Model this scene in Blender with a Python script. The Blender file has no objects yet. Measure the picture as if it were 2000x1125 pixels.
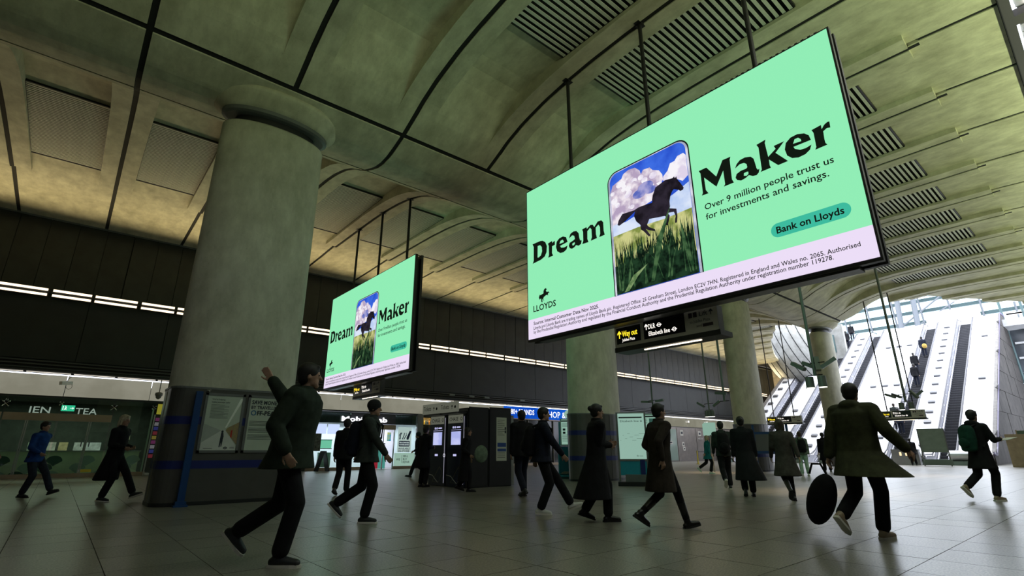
import bpy, bmesh, math, random
from mathutils import Vector, Matrix
from mathutils.geometry import tessellate_polygon
random.seed(7)
scene = bpy.context.scene
COL = scene.collection
R = math.radians

# ---------------------------------------------------------------- camera
cam_d = bpy.data.cameras.new('camera'); cam = bpy.data.objects.new('camera', cam_d); COL.objects.link(cam)
_yaw, _pit, _rol = R(49.61), R(17.70), R(-0.147)
f = Vector((math.cos(_yaw)*math.cos(_pit), math.sin(_yaw)*math.cos(_pit), math.sin(_pit)))
r = Vector((math.sin(_yaw), -math.cos(_yaw), 0)); u = r.cross(f)
r2 = r*math.cos(_rol)+u*math.sin(_rol); u2 = -r*math.sin(_rol)+u*math.cos(_rol)
M3 = Matrix((r2, u2, -f)).transposed()
cam.matrix_world = Matrix.Translation((0, 0, 1.0)) @ M3.to_4x4()
cam_d.sensor_width = 36; cam_d.lens = 997.7/2000*36; cam_d.clip_start = 0.05; cam_d.clip_end = 500
scene.camera = cam
# ---------------------------------------------------------------- view / world
vs = scene.view_settings
vs.view_transform = 'Standard'; vs.look = 'None'; vs.gamma = 1; vs.use_curve_mapping = False
vs.exposure = 0.0
w = bpy.data.worlds.new('world'); scene.world = w; w.use_nodes = True
bg = w.node_tree.nodes['Background']; bg.inputs[0].default_value = (0.80, 0.86, 1.0, 1); bg.inputs[1].default_value = 3.6

# ---------------------------------------------------------------- materials
MATS = {}
def _base(name):
    m = bpy.data.materials.new(name); m.use_nodes = True
    return m, m.node_tree, m.node_tree.nodes['Principled BSDF']
def mat(name, col, rough=0.6, metal=0.0, var=0.12, scale=3.0, bump=0.0, stretch=(1, 1, 1), col2=None, spec=0.5, detail=6):
    """plain surface with fine procedural variation (object coordinates = world metres)"""
    if name in MATS: return MATS[name]
    m, nt, p = _base(name)
    p.inputs['Roughness'].default_value = rough; p.inputs['Metallic'].default_value = metal
    p.inputs['Specular IOR Level'].default_value = spec
    if var > 0:
        tc = nt.nodes.new('ShaderNodeTexCoord'); mp = nt.nodes.new('ShaderNodeMapping'); mp.inputs['Scale'].default_value = stretch
        nz = nt.nodes.new('ShaderNodeTexNoise'); nz.inputs['Scale'].default_value = scale; nz.inputs['Detail'].default_value = detail
        nz.inputs['Roughness'].default_value = 0.62
        cr = nt.nodes.new('ShaderNodeValToRGB')
        c2 = col2 or tuple(c*(1-2.2*var) for c in col)
        cr.color_ramp.elements[0].position = 0.32; cr.color_ramp.elements[1].position = 0.68
        cr.color_ramp.elements[0].color = (*c2, 1); cr.color_ramp.elements[1].color = (*[min(1, c*(1+var)) for c in col], 1)
        nt.links.new(tc.outputs['Object'], mp.inputs[0]); nt.links.new(mp.outputs[0], nz.inputs['Vector'])
        nt.links.new(nz.outputs['Fac'], cr.inputs[0]); nt.links.new(cr.outputs[0], p.inputs['Base Color'])
        if bump:
            bp = nt.nodes.new('ShaderNodeBump'); bp.inputs['Strength'].default_value = bump; bp.inputs['Distance'].default_value = 0.02
            nt.links.new(nz.outputs['Fac'], bp.inputs['Height']); nt.links.new(bp.outputs[0], p.inputs['Normal'])
    else:
        p.inputs['Base Color'].default_value = (*col, 1)
    MATS[name] = m; return m
def emat(name, col, strength=1.0, col2=None, scale=3.0, lo=0.4, hi=0.6):
    if name in MATS: return MATS[name]
    m = bpy.data.materials.new(name); m.use_nodes = True; nt = m.node_tree; nt.nodes.clear()
    o = nt.nodes.new('ShaderNodeOutputMaterial'); e = nt.nodes.new('ShaderNodeEmission')
    e.inputs[0].default_value = (*col, 1); e.inputs[1].default_value = strength
    if col2:
        tc = nt.nodes.new('ShaderNodeTexCoord'); nz = nt.nodes.new('ShaderNodeTexNoise'); nz.inputs['Scale'].default_value = scale
        nz.inputs['Detail'].default_value = 7; cr = nt.nodes.new('ShaderNodeValToRGB')
        cr.color_ramp.elements[0].position = lo; cr.color_ramp.elements[1].position = hi
        cr.color_ramp.elements[0].color = (*col, 1); cr.color_ramp.elements[1].color = (*col2, 1)
        nt.links.new(tc.outputs['Object'], nz.inputs['Vector']); nt.links.new(nz.outputs['Fac'], cr.inputs[0]); nt.links.new(cr.outputs[0], e.inputs[0])
    nt.links.new(e.outputs[0], o.inputs[0]); MATS[name] = m; return m
def concrete(name, col, dark):
    """board-marked cast concrete: large blotches, streaks and pinholes"""
    m, nt, p = _base(name); p.inputs['Roughness'].default_value = 0.62; p.inputs['Specular IOR Level'].default_value = 0.35
    N = nt.nodes.new; L = nt.links.new
    tc = N('ShaderNodeTexCoord')
    def noise(sc, det, st, lo, hi, c0, c1):
        mp = N('ShaderNodeMapping'); mp.inputs['Scale'].default_value = st; L(tc.outputs['Object'], mp.inputs[0])
        n = N('ShaderNodeTexNoise'); n.inputs['Scale'].default_value = sc; n.inputs['Detail'].default_value = det; n.inputs['Roughness'].default_value = 0.65
        L(mp.outputs[0], n.inputs['Vector']); c = N('ShaderNodeValToRGB'); c.color_ramp.elements[0].position = lo; c.color_ramp.elements[1].position = hi
        c.color_ramp.elements[0].color = (*c0, 1); c.color_ramp.elements[1].color = (*c1, 1); L(n.outputs['Fac'], c.inputs[0]); return n, c
    n1, c1 = noise(0.9, 8, (1, 1, 1), 0.34, 0.66, dark, col)
    n2, c2 = noise(2.6, 9, (1, 0.5, 0.45), 0.35, 0.62, (0.78, 0.77, 0.74), (1.1, 1.1, 1.1))
    n3, c3 = noise(22, 3, (1, 1, 1), 0.26, 0.36, (0.62, 0.62, 0.62), (1, 1, 1))
    m1 = N('ShaderNodeMixRGB'); m1.blend_type = 'MULTIPLY'; m1.inputs[0].default_value = 1; L(c1.outputs[0], m1.inputs[1]); L(c2.outputs[0], m1.inputs[2])
    m2 = N('ShaderNodeMixRGB'); m2.blend_type = 'MULTIPLY'; m2.inputs[0].default_value = 0.7; L(m1.outputs[0], m2.inputs[1]); L(c3.outputs[0], m2.inputs[2])
    L(m2.outputs[0], p.inputs['Base Color'])
    b = N('ShaderNodeBump'); b.inputs['Strength'].default_value = 0.25; b.inputs['Distance'].default_value = 0.02
    L(n2.outputs['Fac'], b.inputs['Height']); L(b.outputs[0], p.inputs['Normal'])
    MATS[name] = m; return m
def granite():
    m, nt, p = _base('speckled granite floor tile'); N = nt.nodes.new; L = nt.links.new
    p.inputs['Roughness'].default_value = 0.27; p.inputs['Specular IOR Level'].default_value = 0.5
    tc = N('ShaderNodeTexCoord'); geo = N('ShaderNodeNewGeometry')
    n = N('ShaderNodeTexNoise'); n.inputs['Scale'].default_value = 55; n.inputs['Detail'].default_value = 4; L(geo.outputs['Position'], n.inputs['Vector'])
    c = N('ShaderNodeValToRGB'); c.color_ramp.elements[0].position = 0.36; c.color_ramp.elements[1].position = 0.64
    c.color_ramp.elements[0].color = (0.115, 0.11, 0.095, 1); c.color_ramp.elements[1].color = (0.30, 0.285, 0.24, 1); L(n.outputs['Fac'], c.inputs[0])
    n2 = N('ShaderNodeTexNoise'); n2.inputs['Scale'].default_value = 0.8; n2.inputs['Detail'].default_value = 5; L(geo.outputs['Position'], n2.inputs['Vector'])
    c2 = N('ShaderNodeValToRGB'); c2.color_ramp.elements[0].color = (0.9, 0.89, 0.88, 1); c2.color_ramp.elements[1].color = (1.1, 1.1, 1.1, 1); L(n2.outputs['Fac'], c2.inputs[0])
    mx = N('ShaderNodeMixRGB'); mx.blend_type = 'MULTIPLY'; mx.inputs[0].default_value = 1; L(c.outputs[0], mx.inputs[1]); L(c2.outputs[0], mx.inputs[2])
    oi = N('ShaderNodeObjectInfo'); hs = N('ShaderNodeHueSaturation'); mr = N('ShaderNodeMapRange'); mr.inputs[3].default_value = 0.86; mr.inputs[4].default_value = 1.12
    L(oi.outputs['Random'], mr.inputs[0]); L(mr.outputs[0], hs.inputs['Value']); L(mx.outputs[0], hs.inputs['Color']); L(hs.outputs[0], p.inputs['Base Color'])
    r_ = N('ShaderNodeMapRange'); r_.inputs[3].default_value = 0.27; r_.inputs[4].default_value = 0.33; L(n2.outputs['Fac'], r_.inputs[0]); L(r_.outputs[0], p.inputs['Roughness'])
    MATS['granite'] = m; return m
def glassmat(name, tint=(0.9, 1, 0.95), rough=0.02, alpha=0.12):
    if name in MATS: return MATS[name]
    m = bpy.data.materials.new(name); m.use_nodes = True; nt = m.node_tree; nt.nodes.clear(); N = nt.nodes.new
    o = N('ShaderNodeOutputMaterial'); t = N('ShaderNodeBsdfTransparent'); t.inputs[0].default_value = (*tint, 1)
    g = N('ShaderNodeBsdfGlossy'); g.inputs['Roughness'].default_value = rough; mx = N('ShaderNodeMixShader'); lw = N('ShaderNodeFresnel'); lw.inputs[0].default_value = 1.5
    nt.links.new(lw.outputs[0], mx.inputs[0]); nt.links.new(t.outputs[0], mx.inputs[1]); nt.links.new(g.outputs[0], mx.inputs[2]); nt.links.new(mx.outputs[0], o.inputs[0])
    MATS[name] = m; return m

CONC = concrete('cast concrete', (0.66, 0.63, 0.47), (0.51, 0.485, 0.35))
CONCC = concrete('column concrete', (0.58, 0.56, 0.44), (0.48, 0.465, 0.365))
GRAN = granite()
JOINT = mat('dark joint', (0.012, 0.012, 0.012), 0.9, var=0)
DARKW = mat('dark wall cladding', (0.016, 0.019, 0.017), 0.5, var=0.25, scale=1.2)
DARKW2 = mat('dark smooth wall', (0.012, 0.015, 0.014), 0.55, var=0.2, scale=1.0)
SLAT = mat('pale slat metal', (0.66, 0.66, 0.58), 0.5, 0.0, var=0.05, scale=8)
BLACK = mat('black painted metal', (0.012, 0.012, 0.013), 0.45, var=0)
GREYM = mat('grey painted metal', (0.16, 0.165, 0.16), 0.42, 0.2, var=0.05)
STEEL = mat('brushed stainless steel', (0.50, 0.50, 0.48), 0.3, 0.9, var=0.06, scale=6, stretch=(1, 1, 12))
CLAD = mat('dark column cladding', (0.105, 0.10, 0.09), 0.35, 0.3, var=0.08, scale=2)
BLUE = mat('blue enamel', (0.012, 0.02, 0.14), 0.4, var=0.05)
BLUEP = mat('blue painted post', (0.006, 0.045, 0.17), 0.4, var=0.05)
TEAL = mat('teal enamel', (0.02, 0.30, 0.42), 0.4, var=0.06)
POSTER = mat('poster paper', (0.62, 0.66, 0.58), 0.6, var=0.03)
INK = mat('dark ink', (0.02, 0.025, 0.035), 0.7, var=0)
WHITE = mat('white enamel', (0.78, 0.78, 0.76), 0.4, var=0.03)
YEL = mat('yellow paint', (0.75, 0.60, 0.05), 0.5, var=0.05)
GLASS = glassmat('clear glass')

# ---------------------------------------------------------------- object helpers
ORG = {}
def link(name, data): o = bpy.data.objects.new(name, data); COL.objects.link(o); return o
def thing(name, label, cat, loc=(0, 0, 0), group=None):
    o = link(name, None); o.location = loc; o.empty_display_size = 0.1; ORG[o.name] = Vector(loc)
    o['label'] = label; o['category'] = cat
    if group: o['group'] = group
    return o
def struct_root(name, label=None):
    o = link(name, None); ORG[o.name] = Vector((0, 0, 0)); o['kind'] = 'structure'
    if label: o['label'] = label; o['category'] = name.split('_')[0]
    return o
def tag(o, label, cat, group=None):
    o['label'] = label; o['category'] = cat
    if group: o['group'] = group
    return o
def mk(name, vf, m, parent=None, smooth=False, kind=None, mats=None):
    """one mesh object from world-space (verts, faces)"""
    v, fc = vf[0], vf[1]
    org = ORG[parent.name] if parent else Vector((0, 0, 0))
    if parent is None and len(v):   # top-level single mesh: origin at its own base
        xs = [p[0] for p in v]; ys = [p[1] for p in v]; zs = [p[2] for p in v]
        org = Vector(((min(xs)+max(xs))/2, (min(ys)+max(ys))/2, min(zs)))
    me = bpy.data.meshes.new(name); me.from_pydata([tuple(Vector(p)-org) for p in v], [], fc)
    me.materials.append(m)
    if mats:
        for x in mats[0]: me.materials.append(x)
        for i, k in enumerate(mats[1]): me.polygons[i].material_index = k
    if smooth: me.polygons.foreach_set('use_smooth', [True]*len(me.polygons))
    me.update(); o = link(name, me)
    if parent: o.parent = parent; ORG[o.name] = org
    else: o.location = org; ORG[o.name] = org
    if kind: o['kind'] = kind
    return o
class G:
    """collects world-space geometry"""
    def __init__(s): s.v = []; s.f = []
    def add(s, v, f):
        b = len(s.v); s.v += [tuple(p) for p in v]; s.f += [tuple(i+b for i in q) for q in f]; return s
    def box(s, x0, x1, y0, y1, z0, z1):
        v = [(x, y, z) for x in (x0, x1) for y in (y0, y1) for z in (z0, z1)]
        return s.add(v, [(0, 1, 3, 2), (4, 6, 7, 5), (0, 4, 5, 1), (2, 3, 7, 6), (0, 2, 6, 4), (1, 5, 7, 3)])
    def obox(s, c, ax, ay, az, hx, hy, hz):
        c, ax, ay, az = Vector(c), Vector(ax).normalized(), Vector(ay).normalized(), Vector(az).normalized()
        v = [c+ax*i*hx+ay*j*hy+az*k*hz for i in (-1, 1) for j in (-1, 1) for k in (-1, 1)]
        return s.add(v, [(0, 1, 3, 2), (4, 6, 7, 5), (0, 4, 5, 1), (2, 3, 7, 6), (0, 2, 6, 4), (1, 5, 7, 3)])
    def tube(s, pts, rad, n=10, cap=True):
        pts = [Vector(p) for p in pts]; rs = rad if isinstance(rad, (list, tuple)) else [rad]*len(pts); b = len(s.v)
        up = Vector((0, 0, 1)); rings = []
        for i, p in enumerate(pts):
            t = (pts[min(i+1, len(pts)-1)]-pts[max(i-1, 0)]).normalized()
            a = t.cross(up); a = a.normalized() if a.length > 1e-3 else Vector((1, 0, 0)); c = a.cross(t).normalized()
            for k in range(n):
                th = 2*math.pi*k/n; s.v.append(tuple(p+(a*math.cos(th)+c*math.sin(th))*rs[i]))
        for i in range(len(pts)-1):
            for k in range(n): s.f.append((b+i*n+k, b+i*n+(k+1) % n, b+(i+1)*n+(k+1) % n, b+(i+1)*n+k))
        if cap: s.f.append(tuple(b+k for k in range(n))[::-1]); s.f.append(tuple(b+(len(pts)-1)*n+k for k in range(n)))
        return s
    def loft(s, st, n=16, cap=True):
        """st: (centre, ax, rx, ay, ry)"""
        b = len(s.v)
        for c, ax, rx, ay, ry in st:
            c, ax, ay = Vector(c), Vector(ax), Vector(ay)
            for k in range(n):
                th = 2*math.pi*k/n; s.v.append(tuple(c+ax*rx*math.cos(th)+ay*ry*math.sin(th)))
        for i in range(len(st)-1):
            for k in range(n): s.f.append((b+i*n+k, b+i*n+(k+1) % n, b+(i+1)*n+(k+1) % n, b+(i+1)*n+k))
        if cap: s.f.append(tuple(b+k for k in range(n))[::-1]); s.f.append(tuple(b+(len(st)-1)*n+k for k in range(n)))
        return s
    def cap(s, p0, p1, r0, r1, n=10):
        p0, p1 = Vector(p0), Vector(p1); t = (p1-p0); L = max(t.length, 1e-4); t = t/L
        st = [(-.92, .38), (-.7, .71), (-.3, .95)]
        pts = [p0+t*r0*a for a, b in st]+[p0, p1]+[p1-t*r1*a for a, b in st[::-1]]
        rr = [r0*b for a, b in st]+[r0, r1]+[r1*b for a, b in st[::-1]]
        return s.tube(pts, rr, n)
    def ell(s, c, rx, ry, rz, ax=(1, 0, 0), ay=(0, 1, 0), az=(0, 0, 1), n=16, m=10, zlo=-1.0):
        c, ax, ay, az = Vector(c), Vector(ax), Vector(ay), Vector(az); st = []
        for i in range(m+1):
            ph = math.asin(max(-.995, zlo))+(math.pi/2-.1-math.asin(max(-.995, zlo)))*i/m
            st.append((c+az*rz*math.sin(ph), ax, rx*math.cos(ph), ay, ry*math.cos(ph)))
        return s.loft(st, n)
    @property
    def vf(s): return s.v, s.f
def B(x0, x1, y0, y1, z0, z1): return G().box(x0, x1, y0, y1, z0, z1).vf
class P:
    """a flat drawing plane: origin o, right ux, up uy (normal = ux x uy towards the viewer)"""
    def __init__(s, o, ux, uy=(0, 0, 1)): s.o = Vector(o); s.ux = Vector(ux).normalized(); s.uy = Vector(uy).normalized(); s.n = s.ux.cross(s.uy)
    def pt(s, a, b, d=0.0): return s.o+s.ux*a+s.uy*b+s.n*d
    def rect(s, a0, b0, a1, b1, d=0.002, t=0.0):
        if t <= 0: return [s.pt(a0, b0, d), s.pt(a1, b0, d), s.pt(a1, b1, d), s.pt(a0, b1, d)], [(0, 1, 2, 3)]
        g = G(); g.obox(s.pt((a0+a1)/2, (b0+b1)/2, d-t/2), s.ux, s.uy, s.n, abs(a1-a0)/2, abs(b1-b0)/2, t/2); return g.vf
    def poly(s, loops, d=0.002):
        vv = [[Vector((p[0], p[1], 0)) for p in lp] for lp in loops]
        tris = tessellate_polygon(vv); fl = [p for lp in loops for p in lp]
        out = []
        for t in tris:
            a, b, c = [Vector(fl[i][:2]) for i in t]
            out.append(tuple(t) if (b-a).cross(c-a) > 0 else tuple(t)[::-1])
        return [s.pt(p[0], p[1], d) for p in fl], out
    def disc(s, a, b, r, d=0.002, n=24, r2=None, a0=0, a1=360):
        r2 = r2 or r
        return s.poly([[(a+r*math.cos(R(a0+(a1-a0)*k/n)), b+r2*math.sin(R(a0+(a1-a0)*k/n))) for k in range(n if a1-a0 == 360 else n+1)]], d)
    def ring(s, a, b, r, w, d=0.002, n=24):
        v = [s.pt(a+q*math.cos(2*math.pi*k/n), b+q*math.sin(2*math.pi*k/n), d) for q in (r-w, r) for k in range(n)]
        return v, [(k, n+k, n+(k+1) % n, (k+1) % n) for k in range(n)]
def addg(*vfs):
    g = G()
    for v, fc in vfs: g.add(v, fc)
    return g.vf
def text(pl, s, a, b, width=None, size=None, bold=0.0, d=0.004, hscale=1.0, align='L'):
    """text laid on plane pl at (a, b) baseline; fitted to width (and cap height size)"""
    c = bpy.data.curves.new('t', 'FONT'); c.body = s; c.resolution_u = 2; c.offset = bold; c.size = 1
    o = bpy.data.objects.new('t', c); me = bpy.data.meshes.new_from_object(o)
    vs_ = [v.co.copy() for v in me.vertices]; fs = [tuple(p.vertices) for p in me.polygons]
    bpy.data.objects.remove(o); bpy.data.curves.remove(c); bpy.data.meshes.remove(me)
    if not vs_: return [], []
    x0 = min(v.x for v in vs_); x1 = max(v.x for v in vs_); W = x1-x0
    sy = (size/0.70) if size else width/W; sx = (width/W) if width else sy*hscale
    if align == 'C': a = a-W*sx/2
    if align == 'R': a = a-W*sx
    return [pl.pt(a+(v.x-x0)*sx, b+v.y*sy, d) for v in vs_], fs
def part(parent, name, vf, m, label=None, **k):
    o = mk(name, vf, m, parent, **k)
    if label: o['label'] = label
    return o
def area(name, loc, direction, sx, sy, power, col, spread=180):
    l = bpy.data.lights.new(name, 'AREA'); l.shape = 'RECTANGLE'; l.size = sx; l.size_y = sy; l.energy = power; l.color = col; l.spread = R(spread)
    o = link(name, l); o.location = loc; o.rotation_euler = Vector(direction).to_track_quat('-Z', 'Y').to_euler(); return o
def spot(name, loc, direction, power, col, ang=80, blend=0.6, rad=0.08):
    l = bpy.data.lights.new(name, 'SPOT'); l.energy = power; l.color = col; l.spot_size = R(ang); l.spot_blend = blend; l.shadow_soft_size = rad
    o = link(name, l); o.location = loc; o.rotation_euler = Vector(direction).to_track_quat('-Z', 'Y').to_euler(); return o
ORD = ['first', 'second', 'third', 'fourth', 'fifth', 'sixth', 'seventh', 'eighth', 'ninth', 'tenth', 'eleventh', 'twelfth', 'thirteenth', 'fourteenth', 'fifteenth', 'sixteenth', 'seventeenth', 'eighteenth', 'nineteenth', 'twentieth']
def nth(i):
    if i < 20: return ORD[i]
    t = {2: 'twenty', 3: 'thirty', 4: 'forty', 5: 'fifty'}[(i+1)//10]
    return (t[:-1]+'ieth') if (i+1) % 10 == 0 else t+'-'+ORD[(i+1) % 10-1]

# world light sources that belong to the building as a whole
area('daylight through the canopy', (66, 13, 26), (-0.6, -.1, -1), 34, 26, 16000, (0.90, 0.95, 1.0))

# ================================================================ STRUCTURE
JX0, PIT, YC, YW, YR = 2.80, 3.04, 12.93, 29.24, -0.22
WX0, WX1 = -12.0, 70.0
def jx(n): return JX0+PIT*n     # joint n (n = 0 runs over the nearest column)
Rt = [(0, 9.34), (.4, 9.38), (.8, 9.5), (1.23, 9.65), (1.8, 9.93), (2.3, 10.2), (3, 10.47), (3.5, 10.6), (4, 10.72), (4.8, 10.84), (5.8, 10.93), (7, 10.98), (8, 10.99), (9, 10.99), (10, 10.99), (11.4, 10.99)]
St = [(0, 9.34), (.4, 9.38), (.8, 9.5), (1.23, 9.65), (1.8, 9.93), (2.1, 10.10), (2.5, 10.42), (3, 10.78), (3.5, 11.03), (4, 11.13), (4.8, 11.17), (5.3, 11.17), (10, 11.17), (11.4, 11.15), (13.2, 11.08), (16.4, 10.99)]
def itp(t, x):
    for (a, b), (c, d) in zip(t, t[1:]):
        if a <= x <= c: return b+(d-b)*(x-a)/(c-a)
    return t[-1][1] if x > t[-1][0] else t[0][1]
def Rz(y): return min(itp(Rt, abs(y-YC)), itp(St, abs(y-YC)))
def Sz(y): return itp(St, abs(y-YC))
ENDT = [(-.3, 57), (2, 53), (3.1, 51), (4.2, 49.1), (5.3, 47.2), (6.16, 45.6), (6.9, 44.3), (7.45, 43.4), (8.26, 42.4), (9, 41.8), (9.85, 41.4), (10.6, 41.1), (11.8, 40.5), (13.3, 40.5), (15, 41.5), (17, 43), (19, 47), (21, 51), (23, 56), (24.5, 60), (25.7, 64), (26.2, 70), (30, 70)]
def EX(y): return itp(ENDT, y)
def ygrid(y0, y1, st=0.22):
    n = max(1, round(abs(y1-y0)/st)); return [y0+(y1-y0)*i/n for i in range(n+1)]
def strip(x0, x1, ys, zf, th=0.0):
    """a soffit strip between two x positions following z = zf(y), clipped at the open end of the roof"""
    g = G(); rows = []; y2 = []
    for a, b in zip(ys, ys[1:]):
        y2.append(a); fa, fb = EX(a)-x0-.03, EX(b)-x0-.03
        if fa*fb < 0: y2.append(a+(b-a)*fa/(fa-fb)+(1e-4 if fb > 0 else -1e-4)*(1 if b > a else -1))
        fa, fb = EX(a)-x1, EX(b)-x1
        if fa*fb < 0: y2.append(a+(b-a)*fa/(fa-fb))
    ys = sorted(set(y2+[ys[-1]]), reverse=ys[0] > ys[-1])
    for y in ys:
        e = EX(y)
        if x0 >= e-0.02: rows.append(None); continue
        xa, xb = x0, min(x1, e); rows.append(len(g.v)); z = zf(y); zt = z+th if th else max(z+0.02, Sz(y)+0.25)
        g.v += [(xa, y, z), (xb, y, z), (xa, y, zt), (xb, y, zt)]
    last = None
    for i in range(len(rows)-1):
        a, b = rows[i], rows[i+1]
        if a is None or b is None: continue
        g.f += [(a, b, b+1, a+1), (a+2, a+3, b+3, b+2), (a, a+2, b+2, b), (a+1, b+1, b+3, a+3)]
    ok = [q for q in rows if q is not None]
    if ok:
        for q in (ok[0], ok[-1]): g.f.append((q, q+1, q+3, q+2))
    return g
ceil = struct_root('ceiling')
GAP = 0.065; RW = 0.47
LX = lambda n: (jx(n)+PIT/2-1.0, jx(n)+PIT/2+1.0)
LR, LL = (2.92, 7.66), (18.18, 22.98)
gb = G()   # dark void behind joints
for y0, y1 in zip(ygrid(YR-.2, YW+.1, 1.0), ygrid(YR-.2, YW+.1, 1.0)[1:]):
    xe = min(EX(y0), EX(y1))-0.05
    gb.add([(WX0, y0, Sz(y0)+.34), (xe, y0, Sz(y0)+.34), (xe, y1, Sz(y1)+.34), (WX0, y1, Sz(y1)+.34)], [(0, 1, 2, 3)])
part(ceil, 'joint_backing', gb.vf, JOINT)
def side_panels(n, right):
    a, b = jx(n), jx(n+1); xm0, xm1 = a+GAP+RW, b-GAP-RW
    sp, wl = (11.62, YR) if right else (14.24, YW)
    rs = YC-1.86 if right else YC+1.86; has = (1 <= n <= 11) if right else (-2 <= n <= 13)
    st, (l0, l1) = (1.53 if right else 24.33), (LR if right else LL)
    lo, hi = (l1, l0) if right else (l0, l1)
    g = strip(a+GAP, b-GAP, ygrid(sp, lo), Sz)      # spine to louvre (shell)
    lx0, lx1 = LX(n)
    # louvre zone side margins
    for xa, xb in (((a+GAP, lx0), (lx1, b-GAP)) if has else ((a+GAP, b-GAP),)):
        q = strip(xa, xb, ygrid(lo, hi, .5), Sz); g.add(q.v, q.f)
    q = strip(a+GAP, b-GAP, ygrid(hi, wl, .4), Sz); g.add(q.v, q.f)
    if g.f: part(ceil, 'vault_panel', g.vf, CONC)
    # ribs: two strips beside each joint standing below the shell, ending in a step
    for xa, xb in ((a+GAP, a+GAP+RW), (b-GAP-RW, b-GAP)):
        q = strip(xa, xb, ygrid(rs, st, .16), Rz)
        if q.f: part(ceil, 'rib', q.vf, CONC)
for n in range(-5, 20):
    side_panels(n, True); side_panels(n, False)
for n in range(-4, 13, 2):   # spine pieces span two bays; joints at odd positions
    x0, x1 = jx(n-1)+.06, jx(n+1)-.06
    q = strip(x0, x1, ygrid(11.76, 14.10, .12), Rz)
    if q.f: part(ceil, 'spine_panel', q.vf, CONC)
g = G()          # black joint fillers, set 3 cm up inside the grooves
for n in range(-5, 21):
    for y0_, y1_ in ((11.62, YR), (14.24, YW)):
        yy = ygrid(y0_, y1_, .25)
        for a_, b_ in zip(yy, yy[1:]):
            if jx(n)+.07 > min(EX(a_), EX(b_)): continue
            z0_, z1_ = min(Rz(a_), Sz(a_))+.03, min(Rz(b_), Sz(b_))+.03
            if (a_ < 1.53 or a_ > 24.33): z0_, z1_ = Sz(a_)+.03, Sz(b_)+.03
            g.add([(jx(n)-.068, a_, z0_), (jx(n)+.068, a_, z0_), (jx(n)+.068, b_, z1_), (jx(n)-.068, b_, z1_)], [(0, 1, 2, 3)])
for n in range(-5, 13, 2):
    yy = ygrid(11.6, 14.26, .12)
    for a_, b_ in zip(yy, yy[1:]): g.add([(jx(n)-.065, a_, Rz(a_)+.03), (jx(n)+.065, a_, Rz(a_)+.03), (jx(n)+.065, b_, Rz(b_)+.03), (jx(n)-.065, b_, Rz(b_)+.03)], [(0, 1, 2, 3)])
for ya_, yb_ in ((11.61, 11.77), (14.09, 14.25)):
    g.add([(-12, ya_, Rz(ya_)+.035), (40.45, ya_, Rz(ya_)+.035), (40.45, yb_, Rz(yb_)+.035), (-12, yb_, Rz(yb_)+.035)], [(0, 1, 2, 3)])
part(ceil, 'joint_filler', g.vf, JOINT)
# louvre grilles let into the vault panels
def louvre(n, right):
    x0, x1 = LX(n); y0, y1 = LR if right else LL; z = 11.10
    i = n+2 if not right else n-1
    side = 'right-hand vault beside the large screen' if right else 'left-hand vault above the dark wall'
    t = thing('ceiling_grille', f'slatted ceiling grille, {nth(max(i,0))} from the camera along the {side}', 'ceiling grille', (x0, y0, z), 'slatted grilles in the vaulted ceiling')
    part(t, 'backing', B(x0, x1, y0, y1, z+.20, z+.22), JOINT)
    part(t, 'frame', G().box(x0-.02, x0+.03, y0, y1, z-.01, z+.2).box(x1-.03, x1+.02, y0, y1, z-.01, z+.2).box(x0, x1, y0-.02, y0+.02, z-.0, z+.2).box(x0, x1, y1-.02, y1+.02, z, z+.2).vf, BLACK)
    pitch = 0.158 if right else 0.1045; cnt = int((y1-y0)/pitch)
    near = (n <= 9) if right else (n <= 5)
    wd = 0.038 if right else 0.027
    if near:
        o0 = None
        for k in range(cnt):
            y = y0+pitch*(k+.5)
            if o0 is None:
                o0 = part(t, 'slat', B(x0, x1, y-wd, y+wd, z-.005, z+.012), SLAT); continue
            c = o0.copy(); COL.objects.link(c); c.parent = t; c.location = (0, y-(y0+pitch*.5), 0); ORG[c.name] = ORG[t.name]
    else:
        g = G()
        for k in range(cnt): y = y0+pitch*(k+.5); g.box(x0, x1, y-wd, y+wd, z-.005, z+.012)
        part(t, 'slat', g.vf, SLAT, kind='stuff')
for n in range(1, 12): louvre(n, True)
for n in range(-2, 14): louvre(n, False)

# floor: 0.76 m granite tiles, nearest ones singly
floor = struct_root('floor')
part(floor, 'floor_bed', B(WX0, 74, -3.4, 33.0, -.12, -.012), mat('tile joint', (0.03, 0.028, 0.025), .8, var=0))
TS = 0.76; tiles = []
for i in range(-16, 98):
    for j in range(-7, 38):
        x0 = -0.24+TS*i; y0 = 1.57+TS*j-TS
        if x0 > 73 or x0 < WX0 or y0 < -3.4 or y0+TS > 29.2: continue
        cx, cy = x0+TS/2, y0+TS/2; d = math.hypot(cx, cy); az = math.degrees(math.atan2(cy, cx))
        vis = 2 < az < 98 and d > 2.2
        tiles.append((d if vis else 1000+d, x0, y0))
tiles.sort(); g = G(); o0 = None
for k, (d, x0, y0) in enumerate(tiles):
    if k < 300:
        if o0 is None:
            o0 = part(floor, 'tile', B(0.004, TS-.004, 0.004, TS-.004, -.02, 0.0), GRAN); o0.location = (x0, y0, 0)
        else:
            c = o0.copy(); COL.objects.link(c); c.parent = floor; c.location = (x0, y0, random.choice((0, 0, .0006, -.0006)))
    else: g.add([(x0+.004, y0+.004, 0), (x0+TS-.004, y0+.004, 0), (x0+TS-.004, y0+TS-.004, 0), (x0+.004, y0+TS-.004, 0)], [(0, 1, 2, 3)])
part(floor, 'tiles_beyond', g.vf, GRAN, kind='stuff')
mk('wall_right', B(WX0, 58, -3.7, -3.4, 0, 11.6), DARKW2, kind='structure')
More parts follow.
